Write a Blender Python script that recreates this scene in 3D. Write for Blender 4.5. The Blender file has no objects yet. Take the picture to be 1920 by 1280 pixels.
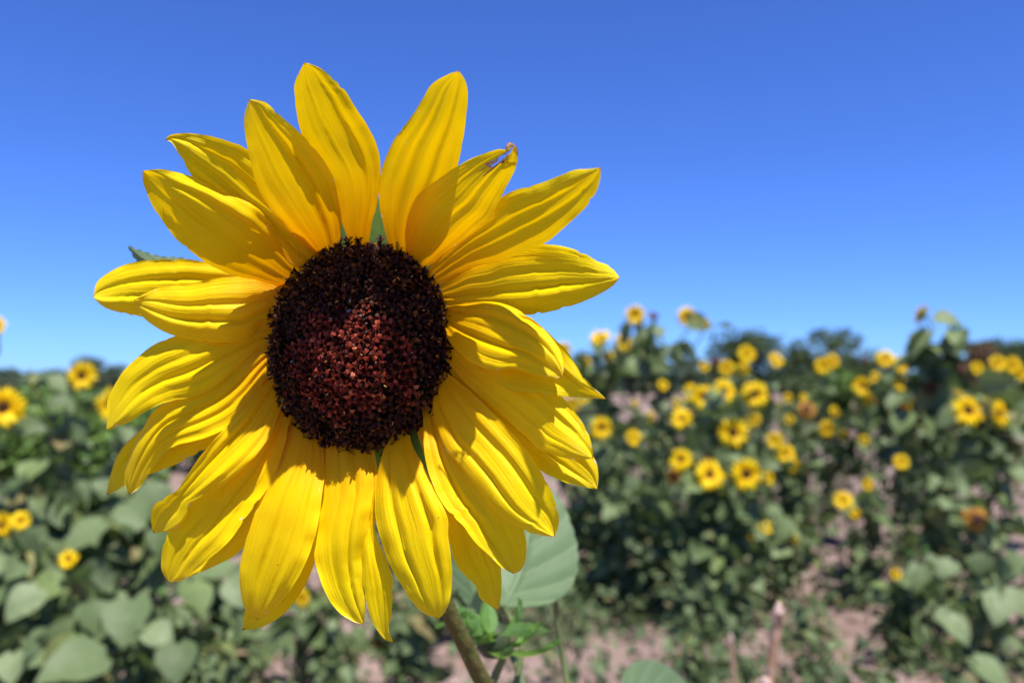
import bpy, math, random
import numpy as np
from mathutils import Vector, noise as mnoise

sc = bpy.context.scene
COL = sc.collection
rng = np.random.default_rng(7)
random.seed(7)

# ------------------------------------------------------------------ camera
F = 1550.0                      # focal length in pixels of a 1920 px wide frame
CAMZ = 1.10
PITCH = math.atan(80.0 / F)
FOCUS = 0.278
cam = bpy.data.cameras.new('camera')
cam_o = bpy.data.objects.new('camera', cam)
COL.objects.link(cam_o)
cam.sensor_width = 22.3
cam.lens = 22.3 * F / 1920.0
cam.clip_start = 0.02
cam.clip_end = 3000
cam.dof.use_dof = True
cam.dof.focus_distance = FOCUS
cam.dof.aperture_fstop = 5.4
cam_o.location = (0, 0, CAMZ)
cam_o.rotation_euler = (math.pi / 2 + PITCH, 0, 0)
sc.camera = cam_o

# ------------------------------------------------------------------ light
SUN = Vector((0.15, -0.32, 0.93)).normalized()      # direction towards the sun
w = bpy.data.worlds.new('World')
sc.world = w
w.use_nodes = True
nt = w.node_tree
nt.nodes.clear()
sky = nt.nodes.new('ShaderNodeTexSky')
sky.sky_type = 'NISHITA'
sky.sun_disc = False
sky.sun_elevation = math.asin(SUN.z)
sky.sun_rotation = math.atan2(SUN.x, SUN.y)
sky.altitude = 1800
sky.air_density = 1.0
sky.dust_density = 0.95
sky.ozone_density = 3.0
hs = nt.nodes.new('ShaderNodeHueSaturation')
hs.inputs['Hue'].default_value = 0.505
hs.inputs['Saturation'].default_value = 1.0
hs.inputs['Value'].default_value = 1.0
bgn = nt.nodes.new('ShaderNodeBackground')
bgn.inputs['Strength'].default_value = 0.083
wo = nt.nodes.new('ShaderNodeOutputWorld')
tintm = nt.nodes.new('ShaderNodeMix')
tintm.data_type = 'RGBA'
tintm.blend_type = 'MULTIPLY'
tintm.inputs[0].default_value = 1.0
tintm.inputs[7].default_value = (0.45, 0.79, 1.42, 1)      # deep blue of the clear dry air
nt.links.new(sky.outputs[0], tintm.inputs[6])
nt.links.new(tintm.outputs[2], hs.inputs['Color'])
nt.links.new(hs.outputs[0], bgn.inputs['Color'])
nt.links.new(bgn.outputs[0], wo.inputs['Surface'])

sl = bpy.data.lights.new('sun', 'SUN')
sl.energy = 4.9
sl.angle = math.radians(0.53)
sl.color = (1.0, 0.965, 0.90)
slo = bpy.data.objects.new('sun', sl)
COL.objects.link(slo)
slo.rotation_euler = (-SUN).to_track_quat('-Z', 'Y').to_euler()

sc.view_settings.view_transform = 'Standard'
sc.view_settings.look = 'None'
sc.view_settings.exposure = 0.80
sc.view_settings.gamma = 1.0
sc.render.engine = 'CYCLES'
sc.cycles.use_denoising = True
sc.cycles.max_bounces = 8
sc.cycles.transmission_bounces = 6
sc.cycles.sample_clamp_indirect = 6.0

# ------------------------------------------------------------------ projection helpers
CP, SP = math.cos(PITCH), math.sin(PITCH)
CAM = np.array([0, 0, CAMZ])


def rays(px, py):
    u = (np.asarray(px, float) - 960) / F
    v = (640 - np.asarray(py, float)) / F
    return np.stack([u, CP - SP * v, SP + CP * v], -1)


def at(px, py, y):
    r = rays(px, py)
    return CAM + r * (np.asarray(y, float) / r[..., 1])[..., None]


# ------------------------------------------------------------------ materials
def mat(name):
    m = bpy.data.materials.new(name)
    m.use_nodes = True
    n = m.node_tree
    n.nodes.clear()
    return m, n


def node(n, typ, **kw):
    x = n.nodes.new(typ)
    for k, v in kw.items():
        setattr(x, k, v)
    return x


def ramp(n, stops, src=None):
    r = n.nodes.new('ShaderNodeValToRGB')
    el = r.color_ramp.elements
    while len(el) < len(stops):
        el.new(0.5)
    for e, (p, c) in zip(el, stops):
        e.position = p
        e.color = (*c, 1)
    if src is not None:
        n.links.new(src, r.inputs[0])
    return r


def mixc(n, a, b, fac, mode='MIX'):
    m = n.nodes.new('ShaderNodeMix')
    m.data_type = 'RGBA'
    m.blend_type = mode
    for sock, val in ((6, a), (7, b), (0, fac)):
        if hasattr(val, 'links') or hasattr(val, 'is_linked'):
            n.links.new(val, m.inputs[sock])
        elif isinstance(val, (int, float)):
            m.inputs[sock].default_value = val
        else:
            m.inputs[sock].default_value = (*val, 1)
    return m.outputs[2]


def mth(n, op, a, b=None, c=None):
    m = n.nodes.new('ShaderNodeMath')
    m.operation = op
    for i, val in enumerate((a, b, c)):
        if val is None:
            continue
        if isinstance(val, (int, float)):
            m.inputs[i].default_value = val
        else:
            n.links.new(val, m.inputs[i])
    return m.outputs[0]


def thin(n, col, tcol, trans, rough=0.5, spec=0.3, bump=None):
    """reflecting + translucent sheet (petals, leaves)"""
    p = n.nodes.new('ShaderNodeBsdfPrincipled')
    p.inputs['Roughness'].default_value = rough
    p.inputs['Specular IOR Level'].default_value = spec
    t = n.nodes.new('ShaderNodeBsdfTranslucent')
    mx = n.nodes.new('ShaderNodeMixShader')
    if isinstance(trans, float):
        mx.inputs[0].default_value = trans
    else:
        n.links.new(trans, mx.inputs[0])
    n.links.new(col, p.inputs['Base Color'])
    n.links.new(tcol, t.inputs['Color'])
    if bump is not None:
        n.links.new(bump, p.inputs['Normal'])
    n.links.new(p.outputs[0], mx.inputs[1])
    n.links.new(t.outputs[0], mx.inputs[2])
    o = n.nodes.new('ShaderNodeOutputMaterial')
    n.links.new(mx.outputs[0], o.inputs['Surface'])
    return p


def petal_material():
    m, n = mat('petal yellow')
    uv = node(n, 'ShaderNodeUVMap')
    uv.uv_map = 'uv'
    sep = node(n, 'ShaderNodeSeparateXYZ')
    n.links.new(uv.outputs[0], sep.inputs[0])
    U, V = sep.outputs[0], sep.outputs[1]
    oi = node(n, 'ShaderNodeObjectInfo')
    cmb = node(n, 'ShaderNodeCombineXYZ')
    n.links.new(U, cmb.inputs[0])
    n.links.new(V, cmb.inputs[1])
    n.links.new(mth(n, 'MULTIPLY', oi.outputs['Random'], 37.0), cmb.inputs[2])

    def stripes(sx, sy, detail=2.0):
        mp = node(n, 'ShaderNodeMapping')
        mp.inputs['Scale'].default_value = (sx, sy, 1)
        n.links.new(cmb.outputs[0], mp.inputs[0])
        nz = node(n, 'ShaderNodeTexNoise')
        nz.inputs['Scale'].default_value = 1.0
        nz.inputs['Detail'].default_value = detail
        n.links.new(mp.outputs[0], nz.inputs['Vector'])
        return nz.outputs['Fac']
    st1 = stripes(26, 1.3)
    st2 = stripes(70, 3.0)
    blot = stripes(7, 9, 4.0)
    fine = stripes(120, 60, 3.0)
    base = ramp(n, [(0.0, (0.82, 0.30, 0.0)), (0.16, (0.87, 0.42, 0.0)), (0.40, (0.94, 0.635, 0.001)),
                    (0.80, (0.95, 0.72, 0.003)), (1.0, (0.88, 0.66, 0.014))], V)
    c = mixc(n, base.outputs[0], (0.84, 0.50, 0.0), mth(n, 'MULTIPLY', mth(n, 'SUBTRACT', st1, 0.42), 0.9))
    c = mixc(n, c, (0.93, 0.66, 0.03), mth(n, 'MULTIPLY', mth(n, 'MAXIMUM', mth(n, 'SUBTRACT', st2, 0.55), 0.0), 1.2))
    # bleached scuffs, mostly close to the tips and rims
    edge = mth(n, 'ABSOLUTE', mth(n, 'SUBTRACT', U, 0.5))
    em = mth(n, 'MULTIPLY', mth(n, 'POWER', mth(n, 'MULTIPLY', edge, 2.0), 5.0), 0.13)
    vm = mth(n, 'MULTIPLY', mth(n, 'POWER', V, 10.0), 0.15)
    sc_ = mth(n, 'ADD', mth(n, 'ADD', stripes(9, 24, 5.0), em), vm)
    scuff = ramp(n, [(0.0, (0, 0, 0)), (0.775, (0, 0, 0)), (0.82, (1, 1, 1)), (1, (1, 1, 1))], sc_)
    c = mixc(n, c, (0.85, 0.74, 0.55), mth(n, 'MULTIPLY', scuff.outputs[0], 0.8))
    # few brown specks
    vo = node(n, 'ShaderNodeTexVoronoi')
    vo.inputs['Scale'].default_value = 1.0
    mp = node(n, 'ShaderNodeMapping')
    mp.inputs['Scale'].default_value = (5, 16, 1)
    n.links.new(cmb.outputs[0], mp.inputs[0])
    n.links.new(mp.outputs[0], vo.inputs['Vector'])
    spk = ramp(n, [(0.0, (1, 1, 1)), (0.05, (1, 1, 1)), (0.075, (0, 0, 0)), (1, (0, 0, 0))], vo.outputs['Distance'])
    sel = ramp(n, [(0.0, (1, 1, 1)), (0.17, (1, 1, 1)), (0.18, (0, 0, 0)), (1, (0, 0, 0))], vo.outputs['Color'])
    c = mixc(n, c, (0.30, 0.10, 0.01), mth(n, 'MULTIPLY', mth(n, 'MULTIPLY', spk.outputs[0], sel.outputs[0]), 0.8))
    # thin brown rim at the very tip
    tip = ramp(n, [(0.0, (0, 0, 0)), (0.985, (0, 0, 0)), (0.998, (1, 1, 1)), (1, (1, 1, 1))], V)
    c = mixc(n, c, (0.28, 0.10, 0.02), mth(n, 'MULTIPLY', tip.outputs[0], 0.8))
    att = node(n, 'ShaderNodeAttribute', attribute_name='dead')
    c = mixc(n, c, mixc(n, (0.34, 0.14, 0.045), (0.62, 0.42, 0.28), blot), att.outputs['Fac'])
    tc = mixc(n, c, (1.0, 0.80, 0.10), 1.0, 'MULTIPLY')
    tc = mixc(n, tc, c, 0.45)
    tc = mixc(n, tc, (0.92, 0.94, 0.12), 1.0, 'MULTIPLY')
    bm = node(n, 'ShaderNodeBump')
    bm.inputs['Strength'].default_value = 0.5
    bm.inputs['Distance'].default_value = 0.0006
    hsum = mth(n, 'ADD', mth(n, 'MULTIPLY', st2, 0.8), mth(n, 'ADD', mth(n, 'MULTIPLY', blot, 0.5), mth(n, 'MULTIPLY', fine, 0.35)))
    n.links.new(hsum, bm.inputs['Height'])
    thin(n, c, tc, 0.33, rough=0.45, spec=0.12, bump=bm.outputs[0])
    return m


def simple_mat(name, col, rough=0.6, spec=0.3, trans=0.0, tcol=None, stops=None, noise=None, bumpd=0.0, nscale=40.0):
    m, n = mat(name)
    rgb = node(n, 'ShaderNodeRGB')
    rgb.outputs[0].default_value = (*col, 1)
    c = rgb.outputs[0]
    if stops:
        g = node(n, 'ShaderNodeNewGeometry')
        c = ramp(n, stops, g.outputs['Random Per Island']).outputs[0]
    tx = node(n, 'ShaderNodeTexCoord')
    nz = node(n, 'ShaderNodeTexNoise')
    nz.inputs['Scale'].default_value = nscale
    nz.inputs['Detail'].default_value = 4.0
    n.links.new(tx.outputs['Object'], nz.inputs['Vector'])
    if noise:
        r = ramp(n, [(0.3, (0, 0, 0)), (0.7, (1, 1, 1))], nz.outputs['Fac'])
        c = mixc(n, c, noise, mth(n, 'MULTIPLY', r.outputs[0], 0.7))
    if name == 'near leaf':
        at_ = node(n, 'ShaderNodeAttribute', attribute_name='vein')
        c = mixc(n, c, (0.30, 0.38, 0.20), mth(n, 'MULTIPLY', at_.outputs['Fac'], 0.6))
    bmo = None
    if bumpd:
        bm = node(n, 'ShaderNodeBump')
        bm.inputs['Strength'].default_value = 0.6
        bm.inputs['Distance'].default_value = bumpd
        n.links.new(nz.outputs['Fac'], bm.inputs['Height'])
        bmo = bm.outputs[0]
    tc = c
    if tcol:
        tc = mixc(n, c, tcol, 0.75)
    thin(n, c, tc, float(trans), rough, spec, bmo)
    return m


M = {}
M['petal'] = petal_material()
LG = [(0.0, (0.065, 0.098, 0.034)), (0.25, (0.115, 0.158, 0.064)), (0.55, (0.158, 0.208, 0.088)), (0.80, (0.215, 0.265, 0.125)),
      (0.90, (0.16, 0.22, 0.06)), (0.94, (0.26, 0.22, 0.07)), (1.0, (0.25, 0.14, 0.09))]
M['leaf'] = simple_mat('sunflower leaves', (0.1, 0.15, 0.08), 0.55, 0.25, 0.22, (0.16, 0.26, 0.05), stops=LG, noise=(0.09, 0.130, 0.048), nscale=60)
LG2 = [(0.0, (0.05, 0.10, 0.016)), (0.4, (0.09, 0.17, 0.028)), (0.8, (0.13, 0.215, 0.038)), (1.0, (0.13, 0.19, 0.06))]
M['bright_leaf'] = simple_mat('green bush leaves', (0.1, 0.2, 0.05), 0.55, 0.25, 0.22, (0.16, 0.28, 0.04), stops=LG2)
LG3 = [(0.0, (0.05, 0.08, 0.030)), (0.5, (0.09, 0.13, 0.055)), (0.85, (0.14, 0.18, 0.085)), (0.93, (0.20, 0.19, 0.08)), (1.0, (0.24, 0.15, 0.10))]
M['weed'] = simple_mat('weed leaves', (0.1, 0.15, 0.08), 0.6, 0.2, 0.2, (0.14, 0.22, 0.05), stops=LG3)
M['near_leaf'] = simple_mat('near leaf', (0.155, 0.235, 0.115), 0.5, 0.3, 0.45, (0.26, 0.42, 0.13), noise=(0.125, 0.20, 0.09), bumpd=0.001, nscale=50)
M['bract'] = simple_mat('green bracts', (0.14, 0.27, 0.06), 0.5, 0.3, 0.35, (0.28, 0.5, 0.06), noise=(0.09, 0.18, 0.04), bumpd=0.0006, nscale=160)
M['stem'] = simple_mat('green stem', (0.13, 0.17, 0.06), 0.6, 0.2, 0.0, noise=(0.10, 0.11, 0.05), nscale=70)
M['main_stem'] = simple_mat('brown green hairy stem', (0.080, 0.092, 0.020), 0.6, 0.2, 0.0, noise=(0.095, 0.055, 0.018), bumpd=0.002, nscale=170)
M['hair'] = simple_mat('stem hair', (0.45, 0.38, 0.22), 0.5, 0.3, 0.3)
M['scrap'] = simple_mat('dried brown petal tissue', (0.17, 0.055, 0.018), 0.6, 0.2, 0.15, noise=(0.36, 0.20, 0.12), nscale=700)
M['disc'] = simple_mat('dark seed head', (0.010, 0.004, 0.003), 0.7, 0.2)
M['floret'] = simple_mat('dark maroon florets', (0.03, 0.007, 0.004), 0.5, 0.15, 0.12, (0.08, 0.015, 0.006),
                         stops=[(0, (0.013, 0.004, 0.002)), (0.6, (0.036, 0.008, 0.003)), (0.88, (0.085, 0.020, 0.006)), (1, (0.17, 0.065, 0.012))])
M['floret_red'] = simple_mat('red florets', (0.22, 0.04, 0.02), 0.5, 0.12, 0.2, (0.35, 0.06, 0.02),
                             stops=[(0, (0.045, 0.009, 0.003)), (0.4, (0.10, 0.014, 0.007)), (0.75, (0.21, 0.030, 0.014)), (0.92, (0.36, 0.062, 0.030)), (1, (0.50, 0.14, 0.06))])
M['anther'] = simple_mat('black anthers', (0.010, 0.005, 0.004), 0.5, 0.2)
M['pollen'] = simple_mat('yellow pollen styles', (0.42, 0.26, 0.04), 0.5, 0.3, stops=[(0, (0.10, 0.03, 0.01)), (0.5, (0.26, 0.13, 0.02)), (1, (0.55, 0.38, 0.08))])
M['chaff'] = simple_mat('pale withered chaff', (0.30, 0.27, 0.30), 0.45, 0.4, 0.3)
M['ray'] = simple_mat('far yellow petals', (0.86, 0.50, 0.003), 0.5, 0.2, 0.35, (0.95, 0.66, 0.0),
                      stops=[(0, (0.86, 0.56, 0.0)), (0.6, (0.92, 0.67, 0.002)), (1, (0.94, 0.74, 0.006))])
M['ray_old'] = simple_mat('withering orange petals', (0.5, 0.2, 0.02), 0.6, 0.2, 0.3, (0.6, 0.22, 0.02),
                          stops=[(0, (0.30, 0.10, 0.02)), (0.5, (0.50, 0.22, 0.02)), (1, (0.62, 0.33, 0.04))])
M['ray_base'] = simple_mat('orange petal bases', (0.84, 0.46, 0.0), 0.5, 0.2, 0.3)
M['head_disc'] = simple_mat('brown disc', (0.030, 0.011, 0.004), 0.7, 0.15, noise=(0.07, 0.028, 0.006), bumpd=0.003, nscale=260)
M['dry_head'] = simple_mat('dry dark head', (0.05, 0.022, 0.015), 0.8, 0.2, noise=(0.11, 0.04, 0.025), bumpd=0.003, nscale=120)
M['twig'] = simple_mat('dry stalk', (0.30, 0.17, 0.085), 0.55, 0.35, noise=(0.50, 0.36, 0.26), bumpd=0.002, nscale=60)
M['twig_end'] = simple_mat('pale snapped wood', (0.42, 0.27, 0.19), 0.6, 0.3, noise=(0.62, 0.50, 0.44), nscale=220)
M['bark'] = simple_mat('bark', (0.10, 0.075, 0.055), 0.9, 0.1, noise=(0.05, 0.04, 0.03), nscale=6)
TG = [(0, (0.034, 0.052, 0.018)), (0.5, (0.06, 0.088, 0.032)), (1, (0.10, 0.135, 0.05))]
M['tree_leaf'] = simple_mat('dark tree leaves', (0.05, 0.08, 0.03), 0.6, 0.2, 0.2, (0.1, 0.16, 0.03), stops=TG)
M['tree_leaf_grey'] = simple_mat('grey green tree leaves', (0.07, 0.10, 0.06), 0.6, 0.2, 0.2, (0.1, 0.15, 0.05),
                                 stops=[(0, (0.045, 0.066, 0.040)), (1, (0.10, 0.13, 0.08))])
M['tree_leaf_rust'] = simple_mat('rusty tree leaves', (0.12, 0.06, 0.04), 0.7, 0.2, 0.2, (0.15, 0.06, 0.03),
                                 stops=[(0, (0.10, 0.065, 0.04)), (1, (0.19, 0.13, 0.075))])
M['straw'] = simple_mat('dry straw and leaves', (0.3, 0.2, 0.12), 0.8, 0.2, 0.1, stops=[(0, (0.14, 0.08, 0.05)), (0.6, (0.30, 0.19, 0.12)), (1, (0.50, 0.36, 0.22))])
M['clod'] = simple_mat('soil clods', (0.34, 0.235, 0.20), 0.95, 0.1, stops=[(0, (0.16, 0.11, 0.09)), (1, (0.33, 0.24, 0.21))])


def soil_material():
    m, n = mat('pinkish dry soil')
    tx = node(n, 'ShaderNodeTexCoord')
    def nz(s, d=6.0):
        a = node(n, 'ShaderNodeTexNoise')
        a.inputs['Scale'].default_value = s
        a.inputs['Detail'].default_value = d
        n.links.new(tx.outputs['Object'], a.inputs['Vector'])
        return a.outputs['Fac']
    c = ramp(n, [(0.3, (0.16, 0.108, 0.092)), (0.5, (0.235, 0.166, 0.143)), (0.7, (0.31, 0.225, 0.195))], nz(3.0)).outputs[0]
    c = mixc(n, c, (0.20, 0.13, 0.11), mth(n, 'MULTIPLY', ramp(n, [(0.5, (0, 0, 0)), (0.72, (1, 1, 1))], nz(28, 8)).outputs[0], 0.6))
    p = node(n, 'ShaderNodeBsdfPrincipled')
    p.inputs['Roughness'].default_value = 0.95
    p.inputs['Specular IOR Level'].default_value = 0.1
    bm = node(n, 'ShaderNodeBump')
    bm.inputs['Strength'].default_value = 0.8
    bm.inputs['Distance'].default_value = 0.02
    n.links.new(nz(45, 8), bm.inputs['Height'])
    n.links.new(c, p.inputs['Base Color'])
    n.links.new(bm.outputs[0], p.inputs['Normal'])
    o = node(n, 'ShaderNodeOutputMaterial')
    n.links.new(p.outputs[0], o.inputs['Surface'])
    return m


M['soil'] = soil_material()


# ------------------------------------------------------------------ mesh helpers
class MB:
    def __init__(self):
        self.v, self.f, self.mi, self.n = [], [], [], 0

    def add(self, verts, faces, mi=0):
        verts = np.asarray(verts, float).reshape(-1, 3)
        self.v.append(verts)
        self.f.extend([tuple(int(i) + self.n for i in f) for f in faces])
        self.mi.extend([mi] * len(faces))
        self.n += len(verts)

    def grid(self, P, mi=0, closed=False):
        P = np.asarray(P, float)
        a, b = P.shape[:2]
        fs = []
        for i in range(a - 1):
            for j in range(b if closed else b - 1):
                k = (j + 1) % b
                fs.append((i * b + j, i * b + k, (i + 1) * b + k, (i + 1) * b + j))
        self.add(P.reshape(-1, 3), fs, mi)

    def tube(self, pts, rad, sides=7, mi=0, cap=True):
        pts = np.asarray(pts, float)
        rad = np.broadcast_to(np.asarray(rad, float), (len(pts),))
        t = np.gradient(pts, axis=0)
        t /= np.linalg.norm(t, axis=1)[:, None] + 1e-9
        up = np.array([0.3, 0.2, 1.0]) if abs(t[0][2]) < 0.9 else np.array([1.0, 0.1, 0.0])
        rings = []
        for p, d, r in zip(pts, t, rad):
            a = np.cross(d, up)
            a /= np.linalg.norm(a) + 1e-9
            b = np.cross(d, a)
            an = np.arange(sides) * 2 * math.pi / sides
            rings.append(p + r * (np.cos(an)[:, None] * a + np.sin(an)[:, None] * b))
        base = self.n
        self.grid(np.array(rings), mi, closed=True)
        if cap:
            self.f.append(tuple(base + i for i in range(sides)))
            self.f.append(tuple(base + (len(pts) - 1) * sides + i for i in range(sides))[::-1])
            self.mi += [mi, mi]

    def instances(self, tv, tf, pos, X, Y, Z, scale, mi=0):
        """template verts (k,3) placed at pos (n,3) with axes X,Y,Z (n,3)"""
        n = len(pos)
        k = len(tv)
        s = np.broadcast_to(np.asarray(scale, float), (n,))[:, None, None]
        W = pos[:, None, :] + s * (tv[None, :, 0:1] * X[:, None] + tv[None, :, 1:2] * Y[:, None] + tv[None, :, 2:3] * Z[:, None])
        tf = np.asarray(tf)
        fs = (tf[None] + (np.arange(n) * k)[:, None, None] + self.n).reshape(-1, tf.shape[1])
        self.v.append(W.reshape(-1, 3))
        self.f.extend(map(tuple, fs.tolist()))
        self.mi.extend([mi] * len(fs))
        self.n += n * k

    def mesh(self, name, mats, smooth=True):
        me = bpy.data.meshes.new(name)
        me.from_pydata(np.concatenate(self.v).tolist(), [], self.f)
        for m in mats:
            me.materials.append(m)
        me.polygons.foreach_set('material_index', self.mi)
        if smooth:
            me.polygons.foreach_set('use_smooth', [True] * len(self.f))
        me.update()
        return me

    def obj(self, name, mats, parent=None, smooth=True, loc=None):
        me = self.mesh(name, mats, smooth)
        o = bpy.data.objects.new(name, me)
        COL.objects.link(o)
        if parent is not None:
            o.parent = parent
        if loc is not None:
            o.location = loc
        return o


def tag(o, label=None, cat=None, group=None, kind=None):
    if label: o['label'] = label
    if cat: o['category'] = cat
    if group: o['group'] = group
    if kind: o['kind'] = kind
    return o


def empty(name, loc, label, cat, group=None):
    o = bpy.data.objects.new(name, None)
    o.empty_display_size = 0.05
    COL.objects.link(o)
    o.location = loc
    return tag(o, label, cat, group)


def unit(a):
    a = np.asarray(a, float)
    return a / (np.linalg.norm(a, axis=-1, keepdims=True) + 1e-12)


def crom(pts, n):
    """Catmull-Rom through pts resampled to n points of equal arc length"""
    P = np.asarray(pts, float)
    P = np.vstack([2 * P[0] - P[1], P, 2 * P[-1] - P[-2]])
    out = []
    for i in range(1, len(P) - 2):
        t = np.linspace(0, 1, 14, endpoint=False)[:, None]
        a, b, c, d = P[i - 1], P[i], P[i + 1], P[i + 2]
        out.append(0.5 * ((2 * b) + (c - a) * t + (2 * a - 5 * b + 4 * c - d) * t ** 2 + (-a + 3 * b - 3 * c + d) * t ** 3))
    out = np.vstack(out + [P[-2][None]])
    L = np.concatenate([[0], np.cumsum(np.linalg.norm(np.diff(out, axis=0), axis=1))])
    s = np.linspace(0, L[-1], n)
    return np.stack([np.interp(s, L, out[:, k]) for k in range(out.shape[1])], -1)


def smooth01(x):
    x = np.clip(x, 0, 1)
    return x * x * (3 - 2 * x)


# ------------------------------------------------------------------ ground
def build_ground():
    def axis(lo, hi, fine, nf, nfar):
        core = np.linspace(-fine, fine, nf)
        far = fine + (hi - fine) * (np.linspace(0, 1, nfar) ** 3)[1:]
        return np.concatenate([-far[::-1], core, far])
    xs = axis(-700, 700, 7, 150, 24)
    ys = axis(-700, 700, 7, 150, 24) + 5
    X, Y = np.meshgrid(xs, ys, indexing='ij')
    Z = np.zeros_like(X)
    for i in range(X.shape[0]):
        for j in range(X.shape[1]):
            x, y = X[i, j], Y[i, j]
            if abs(x) < 14 and abs(y - 5) < 14:
                Z[i, j] = 0.05 * mnoise.noise(Vector((x * 0.9, y * 0.9, 0))) + 0.028 * mnoise.noise(Vector((x * 4, y * 4, 3)))
    mb = MB()
    mb.grid(np.stack([X, Y, Z], -1))
    tag(mb.obj('ground', [M['soil']]), kind='structure')


def gz(x, y):
    if abs(x) < 14 and abs(y - 5) < 14:
        return 0.05 * mnoise.noise(Vector((x * 0.9, y * 0.9, 0))) + 0.028 * mnoise.noise(Vector((x * 4, y * 4, 3)))
    return 0.0


build_ground()

# ------------------------------------------------------------------ the big flower
C0 = at(668, 648, 0.300)
YAW, TILT = math.radians(15), math.radians(1)
FN = unit(np.array([-math.sin(YAW) * math.cos(TILT), -math.cos(YAW) * math.cos(TILT), math.sin(TILT)]))
FX = unit(np.cross(np.array([0, 0, 1.0]), -FN)) * -1
if FX[0] < 0: FX = -FX
FY = np.cross(FN, FX) if np.cross(FN, FX)[2] > 0 else np.cross(FX, FN)
PXS = 0.300 / F


def onplane(px, py, h):
    r = rays(px, py)
    k = (np.dot(C0 - CAM, FN) + np.asarray(h)) / (r @ FN)
    return CAM + r * k[..., None]


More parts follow.
